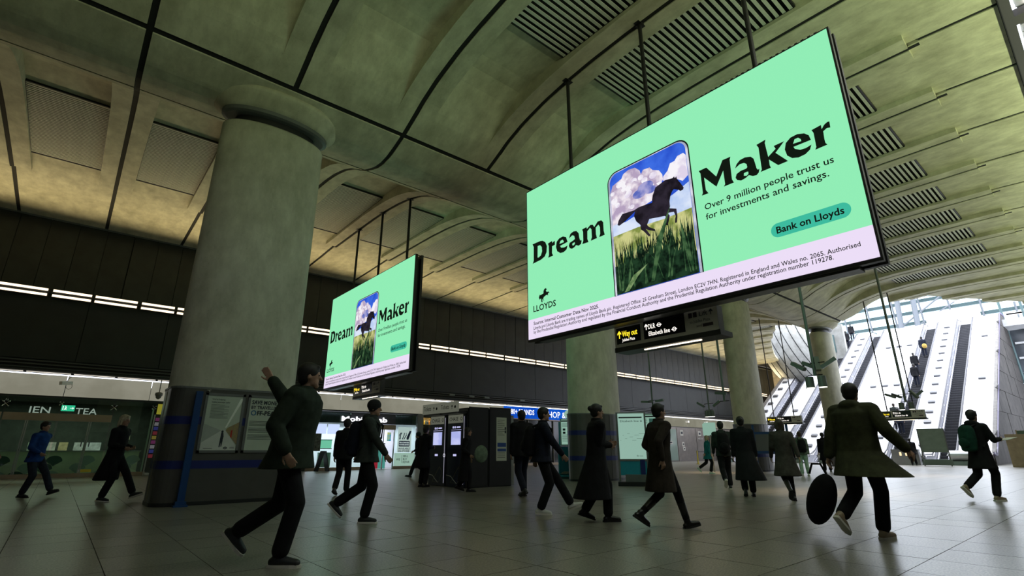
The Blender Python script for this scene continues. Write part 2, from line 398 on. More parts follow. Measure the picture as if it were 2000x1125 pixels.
mk('wall_back', B(WX0-.3, WX0, -3.7, 33, 0, 11.8), DARKW2, kind='structure')

# left wall: dark panels over a lit fascia over shopfronts
wall = struct_root('wall_left')
part(wall, 'wall_backing', B(WX0, WX1, YW+.06, YW+.3, 4.22, 11.3), JOINT)
pw = PIT/3; o0 = None; strong = []
for i in range(0, 81):
    x0 = -0.24-PIT*4+pw*i+.11
    if x0+pw > WX1: break
    if x0 < -8: continue
    gp = .035 if i % 6 == 1 else .010
    if o0 is None or gp != .010:
        o = part(wall, 'upper_panel', B(x0+gp, x0+pw-.010, YW, YW+.05, 7.58, 10.97), DARKW)
        if gp == .010: o0 = o; ox = x0
    else:
        o = o0.copy(); COL.objects.link(o); o.parent = wall; o.location = (x0-ox, 0, 0)
g = G()
for i in range(0, 24):
    x0 = -0.24-PIT*4+PIT*i+.1
    if x0 < -8 or x0+PIT > WX1: continue
    part(wall, 'lower_panel', B(x0+.012, x0+PIT-.012, YW+.01, YW+.05, 4.75, 7.54), DARKW2)
part(wall, 'cornice', B(-8, WX1, YW-.06, YW+.06, 10.93, 11.02), GREYM)
for k, (z, yy) in enumerate(((4.62, .20), (4.48, .26), (4.34, .20))):
    part(wall, 'cable_rail', B(-8, WX1, YW-yy, YW-yy+.07, z, z+.06), mat('dark grey rail', (.05, .052, .05), .4, .3, var=0))
part(wall, 'ledge', B(-8, WX1, YW-.32, YW+.06, 4.22, 4.30), BLACK)
FASC = emat('lit fascia panel', (0.34, 0.33, 0.25), 0.62, col2=(0.42, 0.41, 0.32), scale=.8)
x = -0.24-PIT*3; o0 = None
while x < WX1-PIT:
    o = part(wall, 'fascia_panel', B(x+.012, x+PIT-.012, YW+.0, YW+.05, 3.27, 4.12), FASC); x += PIT
part(wall, 'fascia_trim', G().box(-8, WX1, YW-.03, YW+.06, 3.20, 3.26).box(-8, WX1, YW-.05, YW+.05, 4.17, 4.22).vf, BLACK)
# thin light line under the ledge
LINE = emat('cool light line', (1, .93, .80), .85)
x = -6.2
while x < WX1-2:
    part(wall, 'light_line', B(x+.05, x+1.47, YW-.22, YW-.17, 4.175, 4.20), LINE); x += 1.52
mk('wall_end', B(70, 70.4, 26.5, 33, 0, 16), mat('stone clad end wall', (.48, .42, .32), .6, var=.15, scale=1.5), kind='structure')
we = struct_root('trim_1')
for i in range(0, 9):
    for j in range(0, 3):
        part(we, 'stone_panel', B(69.9, 70, 26.4+j*1.5+.02+(i % 2)*.0, 26.4+j*1.5+1.48, 3.0+i*1.0+.02, 3.0+i*1.0+.98), mat('stone clad end wall', (.30, .27, .21)))

# twin tube strip lights on the dark wall (they wash the vault above)
TUBE = emat('warm light tube', (1.0, .80, .55), 2.0)
x = -4.63; i = 0
while x < 66:
    L_ = 1.36 if i % 2 == 0 else 1.60
    t = thing('strip_light', f'twin-tube warm strip light, {nth(i)} from the left end of the line on the dark wall', 'strip light', (x, YW, 7.5), 'twin-tube strip lights along the dark wall')
    part(t, 'housing', B(x, x+L_, YW-.42, YW-.36, 7.36, 7.72), BLACK)
    for z in (7.42, 7.64): part(t, 'tube', B(x+.02, x+L_-.03, YW-.48, YW-.42, z-.045, z+.045), TUBE)
    part(t, 'bracket', B(x+L_/2-.02, x+L_/2+.02, YW-.36, YW-.01, 7.52, 7.56), BLACK)
    x += 1.38 if i % 2 == 0 else 1.66; x += .06; i += 1
for k in range(9):
    area('wall washer', (-4+8.5*k, YW-.85, 7.95), (0, -1.0, 1), 8.0, .2, 88, (1.0, .80, .42), 100)
for k in range(7):
    area('right wall green fill', (-4+8.5*k, -2.9, 8.2), (0, .75, 1), 8.0, .3, 175, (.84, 1.0, .56), 135)  # unseen fill, added and tinted green to boost the screens' light on the hall

area('end wall fill', (63, 27.6, 8.6), (1, -.1, .15), 1.5, 1.5, 260, (1.0, .82, .52), 140)  # unseen fill added to brighten the dark stone end wall
# ================================================================ COLUMNS
colnames = ['elliptical concrete column nearest the camera, with two framed posters on its cladding', 'second concrete column behind the large screen, beside the teal newspaper stand', 'third concrete column with a blue-banded base at the right of the dark wall', 'fourth and farthest concrete column, in front of the escalators']
for k in range(4):
    cx = JX0+12.24*k+ (0.0 if k < 3 else .3)
    t = thing('concrete_column', colnames[k], 'column', (cx, YC, 0), 'elliptical columns along the spine of the hall')
    E1 = lambda z, a, b: ((cx, YC, z), (1, 0, 0), a, (0, 1, 0), b)
    part(t, 'shaft', G().loft([E1(0.02, 1.28, .62), E1(2.2, 1.28, .62), E1(8.80, 1.24, .60), E1(8.86, 1.20, .58)], 56).vf, CONCC, smooth=True)
    part(t, 'bearing', G().loft([E1(8.86, 1.05, .5), E1(8.98, 1.05, .5), E1(9.0, .98, .46), E1(9.14, .98, .46)], 48).vf, BLACK)
    part(t, 'bearing_ring', G().loft([E1(9.10, 1.22, .58), E1(9.12, 1.31, .66), E1(9.22, 1.31, .66), E1(9.24, 1.2, .6)], 56).vf, GREYM, smooth=False)
    part(t, 'capital', G().loft([E1(9.22, 1.34, .70), E1(9.28, 1.40, .78), E1(9.36, 1.52, .92), E1(9.46, 1.66, 1.04), E1(9.56, 1.72, 1.10)], 56).vf, CONC, smooth=True)
    # cladding: rounded box
    hx, hy, rr = 1.27, .64, .3
    if k == 0:
        base = [(hx-rr+rr*math.cos(R(a)), hy-rr+rr*math.sin(R(a))) for a in range(0, 91, 15)]
        pts = base+[(-x, y) for x, y in base[::-1]]+[(-x, -y) for x, y in base]+[(x, -y) for x, y in base[::-1]]
    else:
        pts = [((hx+.05)*math.cos(R(a)), (hy+.04)*math.sin(R(a))) for a in range(0, 360, 10)]
    def prism(z0, z1, off=0):
        n = len(pts); v = []
        for z in (z0, z1):
            for x, y in pts: L_ = math.hypot(x, y); v.append((cx+x*(1+off/L_), YC+y*(1+off/L_), z))
        return v, [tuple(range(n))[::-1], tuple(range(n, 2*n))]+[(i, (i+1) % n, n+(i+1) % n, n+i) for i in range(n)]
    part(t, 'cladding', prism(0.0, 2.26), CLAD)
    part(t, 'cladding_rim', prism(2.24, 2.28, .012), GREYM)
    part(t, 'plinth', prism(0.0, .07, .012), BLACK)
    for z0 in (.68, 1.53): part(t, 'blue_band', prism(z0, z0+.155, .006), BLUE, label='dark blue band')
    g = G()
    if k == 0: g.box(cx+.95, cx+.958, YC-hy-.004, YC-hy+.01, .08, 2.24)
    else: g.box(cx-.004, cx+.004, YC-hy-.045, YC-hy, .08, 2.24)
    part(t, 'panel_seam', g.vf, JOINT)

# framed posters on the near column
PF = P((0, 12.265, 0), (1, 0, 0))      # faces -Y
def poster_frame(x0, x1, label):
    t = thing('poster_frame', label, 'poster', (x0, 12.27, 1.0))
    part(t, 'frame', addg(*[PF.rect(a, b, c, d, 0.0, .04) for a, b, c, d in ((x0-.03, .98, x0+.02, 2.17), (x1-.02, .98, x1+.03, 2.17), (x0-.03, .98, x1+.03, 1.03), (x0-.03, 2.12, x1+.03, 2.17))]), GREYM)
    part(t, 'sheet', PF.rect(x0, 1.02, x1, 2.13, -.012), mat('poster sheet', (.50, .56, .46), .35, var=0.03))
    return t
t = poster_frame(2.16, 2.86, 'framed poster with a person on a train platform, left one on the near column')
part(t, 'lettering', addg(text(PF, "We're helping", 2.26, 2.03, size=.030, bold=.01, d=-.006), text(PF, 'make journeys safer', 2.26, 1.975, size=.030, bold=.01, d=-.006),
     *[PF.rect(2.26, 1.93-.024*i, 2.26+(.34 if i % 3 else .25), 1.935-.024*i, -.006) for i in range(12)]), INK)
part(t, 'photo_floor', PF.poly([[(2.19, 1.03), (2.83, 1.03), (2.83, 1.12), (2.60, 1.42), (2.52, 1.42), (2.19, 1.18)]], -.008), mat('pale floor print', (.62, .64, .58), .4, var=.05))
part(t, 'photo_wall', PF.poly([[(2.19, 1.18), (2.52, 1.42), (2.19, 1.55)]], -.009), mat('grey wall print', (.40, .43, .38), .4, var=.05))
part(t, 'photo_train', PF.poly([[(2.84, 1.14), (2.60, 1.42), (2.62, 1.47), (2.84, 1.60)]], -.006), mat('train print', (.22, .14, .10), .4, var=.3, scale=25, col2=(.35, .30, .10)))
part(t, 'photo_door', PF.poly([[(2.70, 1.30), (2.73, 1.27), (2.73, 1.44), (2.70, 1.42)]], -.004), mat('red print', (.45, .03, .02), .4, var=0))
part(t, 'photo_ceiling_light', PF.poly([[(2.58, 1.48), (2.61, 1.48), (2.86, 2.08), (2.80, 2.08)]], -.007), mat('bright print', (.85, .88, .8), .4, var=0))
part(t, 'photo_person', addg(PF.disc(2.545, 1.40, .022, -.004), PF.poly([[(2.52, 1.22), (2.525, 1.38), (2.565, 1.38), (2.58, 1.30), (2.57, 1.22)]], -.004), PF.poly([[(2.515, 1.09), (2.52, 1.23), (2.575, 1.23), (2.565, 1.10), (2.55, 1.10), (2.545, 1.18), (2.535, 1.09)]], -.004)), INK)
part(t, 'roundel', addg(PF.ring(2.64, 1.075, .028, .009, -.004), PF.rect(2.60, 1.068, 2.68, 1.082, -.003)), INK)
part(t, 'small_print', addg(PF.rect(2.72, 1.07, 2.81, 1.077, -.004), PF.rect(2.72, 1.085, 2.80, 1.091, -.004), PF.rect(2.24, 1.065, 2.40, 1.072, -.004)), INK)
t = poster_frame(2.98, 3.70, 'framed poster headed in heavy black capitals, right of the two on the near column')
part(t, 'lettering', addg(text(PF, 'SAVE MONEY', 3.03, 1.985, width=.58, size=.08, bold=.03, d=-.006), text(PF, 'BY TRAVELLING', 3.03, 1.885, width=.60, size=.065, bold=.03, d=-.006), text(PF, 'FF-PEAK', 3.16, 1.755, width=.44, size=.09, bold=.04, d=-.006),
     *[PF.rect(3.03, 1.62-.028*i, 3.03+(.52, .56, .48)[i % 3], 1.628-.028*i, -.006) for i in range(14) if i % 5 != 4]), INK)
part(t, 'ring_letter', PF.ring(3.09, 1.80, .055, .02, -.006), mat('blue ink', (.02, .12, .25), .5, var=0))
# blue post in front of the column
t = thing('blue_post', 'tall blue square post standing against the left of the near column', 'post', (2.0, 12.13, 0))
part(t, 'post', B(1.93, 2.05, 12.10, 12.22, .03, 2.17), BLUEP)
part(t, 'base_shoe', G().box(1.87, 2.11, 12.04, 12.24, 0, .035).box(1.90, 2.08, 12.07, 12.23, .03, .10).vf, BLUEP)
# illuminated outline letters reflected? -> small steel fixing stars on the cladding head
t = thing('cable_star', 'small steel star fitting above the left poster', 'fitting', (2.17, 12.27, 2.2))
part(t, 'spokes', addg(*[G().tube([PF.pt(2.17, 2.215, .02), PF.pt(2.17+.04*math.cos(R(a)), 2.215+.035*math.sin(R(a)), .03)], .005, 6).vf for a in (20, 70, 160, 200, 290)]), STEEL)

# ================================================================ SCREENS
ART = {"Maker":[[[[5.003,2.546],[5.164,2.55],[5.333,2.281],[5.494,2.558],[5.653,2.557],[5.63,2.503],[5.618,2.096],[5.645,2.019],[5.449,2.017],[5.48,2.056],[5.48,2.34],[5.311,2.075],[5.094,2.362],[5.097,2.094],[5.142,2.006],[5.001,2.011],[5.031,2.058],[5.032,2.477]]],[[[5.702,2.281],[5.741,2.354],[5.81,2.408],[5.903,2.419],[6.007,2.387],[6.052,2.325],[6.065,2.226],[6.075,2.122],[6.093,2.081],[6.123,2.089],[6.103,2.022],[6.059,1.988],[5.993,1.999],[5.927,2.046],[5.859,2.014],[5.777,2.001],[5.712,2.038],[5.686,2.096],[5.715,2.162],[5.797,2.193],[5.897,2.192],[5.922,2.212],[5.916,2.277],[5.877,2.318],[5.798,2.328]],[[5.848,2.121],[5.906,2.126],[5.926,2.117],[5.923,2.074],[5.884,2.051],[5.838,2.072]]],[[[6.139,2.564],[6.305,2.59],[6.283,2.529],[6.299,2.242],[6.44,2.334],[6.418,2.402],[6.597,2.409],[6.427,2.26],[6.599,2.018],[6.434,2.015],[6.304,2.185],[6.3,2.073],[6.313,2.02],[6.13,2.017],[6.159,2.055],[6.166,2.492]]],[[[6.581,2.249],[6.615,2.361],[6.7,2.424],[6.814,2.435],[6.917,2.395],[6.977,2.328],[6.995,2.229],[6.72,2.233],[6.736,2.187],[6.811,2.131],[6.901,2.122],[6.989,2.143],[6.954,2.065],[6.874,2.016],[6.764,2.007],[6.667,2.042],[6.6,2.123]],[[6.723,2.291],[6.758,2.362],[6.815,2.364],[6.85,2.319],[6.853,2.279]]],[[[7.031,2.397],[7.179,2.417],[7.177,2.339],[7.223,2.397],[7.272,2.422],[7.305,2.417],[7.3,2.304],[7.252,2.319],[7.192,2.29],[7.185,2.141],[7.188,2.073],[7.211,2.031],[7.026,2.025],[7.05,2.068],[7.052,2.334]]]],"Dream":[[[[0.204,2.53],[0.494,2.53],[0.593,2.506],[0.685,2.44],[0.741,2.313],[0.724,2.153],[0.653,2.053],[0.516,2.007],[0.201,1.983],[0.242,2.062],[0.248,2.441]],[[0.401,2.418],[0.489,2.418],[0.55,2.349],[0.562,2.225],[0.512,2.127],[0.428,2.092],[0.388,2.103]]],[[[0.779,2.367],[0.926,2.393],[0.94,2.333],[0.985,2.361],[1.028,2.364],[1.027,2.26],[0.927,2.246],[0.917,2.064],[0.956,1.988],[0.773,1.983],[0.807,2.048],[0.807,2.293]]],[[[1.061,2.182],[1.09,2.318],[1.183,2.379],[1.309,2.39],[1.413,2.337],[1.461,2.195],[1.204,2.17],[1.238,2.112],[1.34,2.087],[1.455,2.102],[1.416,2.01],[1.312,1.969],[1.201,1.983],[1.1,2.058]],[[1.186,2.23],[1.22,2.297],[1.292,2.312],[1.334,2.254],[1.328,2.227]]],[[[1.506,2.266],[1.562,2.374],[1.664,2.403],[1.762,2.38],[1.827,2.302],[1.844,2.172],[1.866,2.104],[1.915,2.088],[1.889,2.004],[1.811,1.983],[1.728,2.024],[1.675,1.988],[1.595,1.972],[1.525,2.008],[1.494,2.081],[1.527,2.149],[1.648,2.173],[1.701,2.194],[1.684,2.281],[1.618,2.315]],[[1.616,2.105],[1.691,2.113],[1.692,2.066],[1.647,2.04],[1.609,2.061]]],[[[1.943,2.357],[2.078,2.373],[2.093,2.321],[2.203,2.385],[2.275,2.366],[2.317,2.291],[2.423,2.39],[2.531,2.388],[2.585,2.318],[2.584,2.11],[2.609,1.999],[2.443,1.994],[2.478,2.071],[2.482,2.234],[2.442,2.308],[2.358,2.262],[2.355,2.097],[2.379,1.994],[2.189,1.986],[2.228,2.064],[2.229,2.26],[2.19,2.319],[2.102,2.257],[2.091,2.062],[2.121,1.977],[1.926,1.987],[1.962,2.058],[1.968,2.286]]]],"horse":[[4.654,2.334],[4.638,2.292],[4.572,2.287],[4.544,2.324],[4.435,2.383],[4.398,2.358],[4.347,2.279],[4.312,2.161],[4.31,2.064],[4.286,2.014],[4.445,1.947],[4.451,1.785],[4.424,1.652],[4.382,1.657],[4.396,1.741],[4.413,1.799],[4.383,1.9],[4.232,1.929],[4.284,1.861],[4.265,1.788],[4.215,1.66],[4.152,1.698],[4.171,1.772],[4.213,1.838],[4.168,1.887],[4.032,1.91],[3.805,1.952],[3.738,1.841],[3.784,1.775],[3.917,1.681],[3.928,1.628],[3.76,1.717],[3.699,1.761],[3.799,1.589],[3.76,1.568],[3.65,1.72],[3.577,1.795],[3.577,1.897],[3.477,2.017],[3.434,2.153],[3.464,2.247],[3.32,2.177],[3.195,2.116],[3.029,2.068],[2.984,2.102],[3.021,2.196],[3.135,2.315],[3.449,2.287],[3.567,2.313],[3.717,2.307],[3.899,2.289],[3.941,2.34],[3.935,2.445],[4.002,2.555],[4.119,2.626],[4.265,2.666],[4.433,2.637],[4.47,2.661],[4.491,2.612],[4.519,2.646],[4.528,2.586],[4.595,2.458]],"cloudA":[[2.819,2.931],[2.92,3.096],[3.18,3.172],[3.231,3.262],[3.378,3.308],[3.556,3.282],[3.668,3.166],[3.695,3.056],[3.754,3.138],[3.922,3.122],[3.986,3.033],[4.14,2.952],[4.207,2.828],[4.217,2.704],[4.117,2.61],[3.999,2.522],[3.934,2.343],[3.717,2.307],[3.567,2.313],[3.447,2.271],[3.158,2.147],[2.828,2.12]],"cloudB":[[4.862,3.017],[4.727,3.089],[4.592,3.08],[4.514,2.998],[4.41,2.995],[4.34,2.855],[4.225,2.769],[4.213,2.672],[4.466,2.629],[4.647,2.484],[4.845,2.561]],"logo":[[0.667,1.212],[0.699,1.164],[0.664,1.147],[0.695,1.099],[0.753,1.103],[0.793,1.052],[0.744,1.063],[0.733,0.986],[0.715,1.026],[0.658,1.02],[0.589,0.994],[0.563,0.951],[0.6,0.87],[0.568,0.913],[0.529,0.958],[0.538,0.871],[0.498,0.88],[0.485,0.98],[0.433,0.955],[0.408,1.021],[0.439,1.088],[0.472,1.068],[0.525,1.081],[0.576,1.094],[0.579,1.154],[0.616,1.2]]}
ZB = 3.655
GRN = emat('screen green', (0.285, 0.85, 0.468), 1.0)
LIL = emat('screen lilac', (0.84, 0.73, 0.93), 1.0)
PILL = emat('screen teal pill', (0.048, 0.50, 0.345), 1.0)
SBLK = emat('screen black', (0.006, 0.010, 0.006), 1.0)
SHORSE = emat('screen horse', (0.010, 0.008, 0.012), 1.0, col2=(0.028, 0.022, 0.035), scale=3)
SKY = emat('screen sky blue', (0.015, 0.06, 0.55), 1.0, col2=(0.05, 0.16, 0.78), scale=1.2)
HAZE = emat('screen pale sky', (0.45, 0.58, 0.88), 1.0, col2=(0.72, 0.80, 0.95), scale=2.2)
CLO = emat('screen cloud', (0.46, 0.36, 0.52), 1.0, col2=(0.88, 0.80, 0.86), scale=3.2, lo=.42, hi=.58)
CLOW = emat('screen bright cloud', (0.74, 0.66, 0.82), 1.0, col2=(0.93, 0.90, 0.95), scale=4, lo=.42, hi=.55)
CLOB = emat('screen blue cloud shade', (0.10, 0.14, 0.50), 1.0, col2=(0.40, 0.38, 0.66), scale=4, lo=.4, hi=.6)
FIELD = emat('screen field', (0.22, 0.28, 0.06), 1.0, col2=(0.62, 0.62, 0.26), scale=4, lo=.4, hi=.6)
GR1 = emat('screen dark grass', (0.004, 0.010, 0.006), 1.0, col2=(0.015, 0.045, 0.02), scale=6)
GR2 = emat('screen green grass', (0.015, 0.05, 0.02), 1.0, col2=(0.07, 0.15, 0.06), scale=6)
GR3 = emat('screen light grass', (0.10, 0.19, 0.07), 1.0, col2=(0.26, 0.36, 0.16), scale=6)
EDGE = emat('screen phone edge', (0.30, 0.34, 0.45), 1.0, col2=(0.70, 0.70, 0.80), scale=2)
def rrect(x0, y0, x1, y1, rr, top_only=False, n=8):
    o = []
    cs = [(x1-rr, y1-rr, 0), (x0+rr, y1-rr, 90)]+([] if top_only else [(x0+rr, y0+rr, 180), (x1-rr, y0+rr, 270)])
    for cx_, cy_, a0 in cs: o += [(cx_+rr*math.cos(R(a0+90*i/n)), cy_+rr*math.sin(R(a0+90*i/n))) for i in range(n+1)]
    if top_only: o += [(x0, y0), (x1, y0)]
    return o
def clipx(poly, lo, hi): return [(min(max(x, lo), hi), y) for x, y in poly]
def blades(seed, cnt, x0, x1, base, h0, h1, wd, lean):
    rnd = random.Random(seed); g = []
    for i in range(cnt):
        x = rnd.uniform(x0, x1); h = rnd.uniform(h0, h1); l = rnd.uniform(-lean, lean); b0 = base+rnd.uniform(0, .05)
        x2 = min(max(x+l, x0), x1); w_ = wd*rnd.uniform(.6, 1.3); xm = x+(x2-x)*.35
        g.append([(x-w_, b0), (x+w_, b0), (xm+w_*.8, b0+h*.55), (x2, b0+h), (xm-w_*.5, b0+h*.55)])
    return g
def screen(ytop, label, catlabel, full=True):
    """double-sided LED screen; left edge in view at y = ytop, front face at x = 8.50"""
    W_, H_ = 7.55, 4.12
    t = thing('advertising_screen', label, 'advertising screen', (8.66, ytop-W_/2, ZB), 'double-sided screens hung from the vault')
    y1, y0 = ytop, ytop-W_
    part(t, 'front_cabinet', B(8.508, 8.60, y0-.03, y1+.03, ZB-.055, ZB+H_+.03), BLACK)
    part(t, 'core', B(8.60, 8.74, y0+.10, y1-.10, ZB-.02, ZB+H_-.10), mat('dark green-grey metal', (.03, .035, .033), .5, .3, var=0))
    part(t, 'rear_cabinet', B(8.74, 8.83, y0-.03, y1+.03, ZB-.055, ZB+H_+.03), BLACK)
    part(t, 'bottom_rail', B(8.58, 8.84, y0+.3, y1-.3, ZB-.085, ZB-.055), GREYM)
    rp = P((8.834, y0, ZB), (0, 1, 0)); part(t, 'rear_display', addg(rp.rect(0, .5, W_, H_, .002)), GRN); part(t, 'rear_display_strip', rp.rect(0, 0, W_, .5, .002), LIL)
    S = P((8.50, ytop, ZB), (0, -1, 0))
    part(t, 'display', S.rect(0, .505, W_, H_, 0.0), GRN, label='bright mint green display')
    part(t, 'caption_strip', S.rect(0, 0, W_, .505, 0.0), LIL, label='pale lilac caption strip')
    for nm, key in (('headline_left', 'Dream'), ('headline_right', 'Maker')):
        part(t, nm, addg(*[S.poly(lps, .006) for lps in ART[key]]), SBLK)
    # phone picture
    x0, x1, yt = 2.80, 4.825, 3.40
    part(t, 'phone_body', S.poly([rrect(x0-.03, .50, x1+.03, yt+.03, .27, True)], .003), SBLK)
    part(t, 'phone_edge', S.poly([rrect(x0-.005, .505, x1+.005, yt, .25, True)], .005), EDGE)
    ph = part(t, 'phone_picture', S.poly([rrect(x0+.045, .505, x1-.045, yt-.02, .22, True)], .007), SKY)
    a, b = x0+.05, x1-.05
    part(ph, 'pale_sky', S.poly([[(a, 1.80), (b, 1.80), (b, 2.42), (4.45, 2.30), (4.1, 2.2), (3.7, 2.2), (3.2, 2.1), (a, 2.15)]], .0085), HAZE)
    part(ph, 'cloud', addg(S.poly([clipx(ART['cloudA'], a, b)], .010)), CLO)
    rn = random.Random(5); pg = ART['cloudA']
    def inside(px_, py_):
        c_ = False
        for (xa, ya), (xb, yb) in zip(pg, pg[1:]+pg[:1]):
            if (ya > py_) != (yb > py_) and px_ < (xb-xa)*(py_-ya)/(yb-ya)+xa: c_ = not c_
        return c_
    puffs = []
    while len(puffs) < 46:
        x, y = rn.uniform(2.9, 4.15), rn.uniform(2.25, 3.2); rr = rn.uniform(.04, .095)
        if all(inside(x+rr*p_, y+rr*q_) for p_, q_ in ((1, 0), (-1, 0), (0, 1), (0, -1))): puffs.append((x, y, rr))
    for i, (x, y, rr) in enumerate(puffs): part(ph, 'cloud_highlight', S.disc(x, y, rr, .0112+.00001*i, 12, rr*.85), CLOW if i % 2 else CLO)
    part(ph, 'cloud_shade', addg(*[S.disc(x, y, rr, .0118, 14, rr*.6) for x, y, rr in ((3.78, 2.72, .20), (3.62, 2.62, .18), (3.9, 2.60, .14))]), CLOB)
    part(ph, 'right_cloud', S.poly([clipx(ART['cloudB'], a, b)], .010), CLOW)
    part(ph, 'field', S.poly([[(a, .6), (b, .6), (b, 1.85), (4.16, 1.83), (3.5, 1.87), (a, 1.86)]], .0125), FIELD)
    part(ph, 'far_grass', addg(*[S.poly([q], .0132) for q in blades(1, 46, a+.02, b-.02, .56, .75, 1.15, .018, .22)]), GR3)
    part(ph, 'horse', addg(S.poly([ART['horse']], .0145), S.poly([[(3.93, 2.42), (3.90, 2.30), (3.96, 2.36), (3.93, 2.22), (4.05, 2.32), (4.2, 2.5), (4.28, 2.66), (4.02, 2.60)]], .0147)), SHORSE)
    part(ph, 'dark_grass', addg(S.poly([[(a, .51), (b, .51), (b, .95), (4.6, 1.0), (4.3, 1.1), (3.9, 1.16), (3.4, 1.2), (3.1, 1.12), (a, 1.15)]], .0152), *[S.poly([q], .0156) for q in blades(2, 280, a+.02, b-.03, .52, .62, 1.25, .026, .2)]), GR1)
    part(ph, 'near_grass', addg(*[S.poly([q], .0166) for q in blades(3, 20, a+.03, b-.05, .56, .5, 1.20, .014, .3)], S.poly([[(3.72, .6), (3.80, .6), (4.05, 1.35), (4.33, 2.09), (3.95, 1.45)]], .017), S.poly([[(4.50, 1.70), (4.58, 1.2), (4.70, .7), (4.62, .7), (4.5, 1.25)]], .017)), GR2)
    part(ph, 'long_blade', S.poly([[(3.05, .53), (3.17, .53), (3.42, .80), (3.68, 1.0), (3.3, .84)]], .0175), GR3)
    part(t, 'subheading', text(S, 'Over 9 million people trust us', 5.03, 1.692, width=2.22, size=.125, bold=.010, d=.006), SBLK)
    part(t, 'subheading', (text(S, 'for investments and savings.', 5.03, 1.490, width=2.115, size=.125, bold=.010, d=.006)), SBLK)
    part(t, 'button', S.poly([rrect(6.135, .735, 7.335, .988, .125, False, 6)], .004), PILL, label='teal pill-shaped button')
    part(t, 'button_lettering', text(S, 'Bank on Lloyds', 6.225, .805, width=1.015, size=.118, bold=.022, d=.007), SBLK)
    part(t, 'logo_horse', S.poly([ART['logo']], .006), SBLK)
    part(t, 'logo_lettering', text(S, 'LLOYDS', .20, .682, width=.80, size=.155, bold=.02, d=.006), SBLK)
    part(t, 'caption_first_line', text(S, 'Source: Internal Customer Data Nov 2025.', .20, .345, width=2.12, size=.085, bold=.018, d=.006), SBLK)
    part(t, 'caption_lines', addg(text(S, 'Lloyds and Lloyds Bank are trading names of Lloyds Bank plc. Registered Office: 25 Gresham Street, London EC2V 7HN. Registered in England and Wales no. 2065. Authorised', .20, .228, width=7.15, size=.078, bold=.010, d=.006),
         text(S, 'by the Prudential Regulation Authority and regulated by the Financial Conduct Authority and the Prudential Regulation Authority under registration number 119278.', .20, .128, width=6.77, size=.078, bold=.010, d=.006)), SBLK)
    yc = (y0+y1)/2
    for yy in (yc-2.44, yc, yc+2.44):
        part(t, 'hanger_pole', G().tube([(8.88, yy, ZB+H_-.2), (8.88, yy, Rz(yy)+.16)], .048, 12).vf, BLACK)
        part(t, 'pole_bracket', G().box(8.74, 9.02, yy-.07, yy+.07, Rz(yy)-.015, Rz(yy)+.02).box(8.82, 8.94, yy-.09, yy+.09, Rz(yy)-.05, Rz(yy)).box(8.80, 8.92, yy-.08, yy+.08, ZB+H_-.35, ZB+H_-.12).vf, BLACK)
    return t
screen(9.35, 'large green advertising screen hanging over the hall, nearer the camera and right of centre', 'near')
screen(22.93, 'smaller-looking green advertising screen beyond the near column, hanging before the dark wall', 'far')

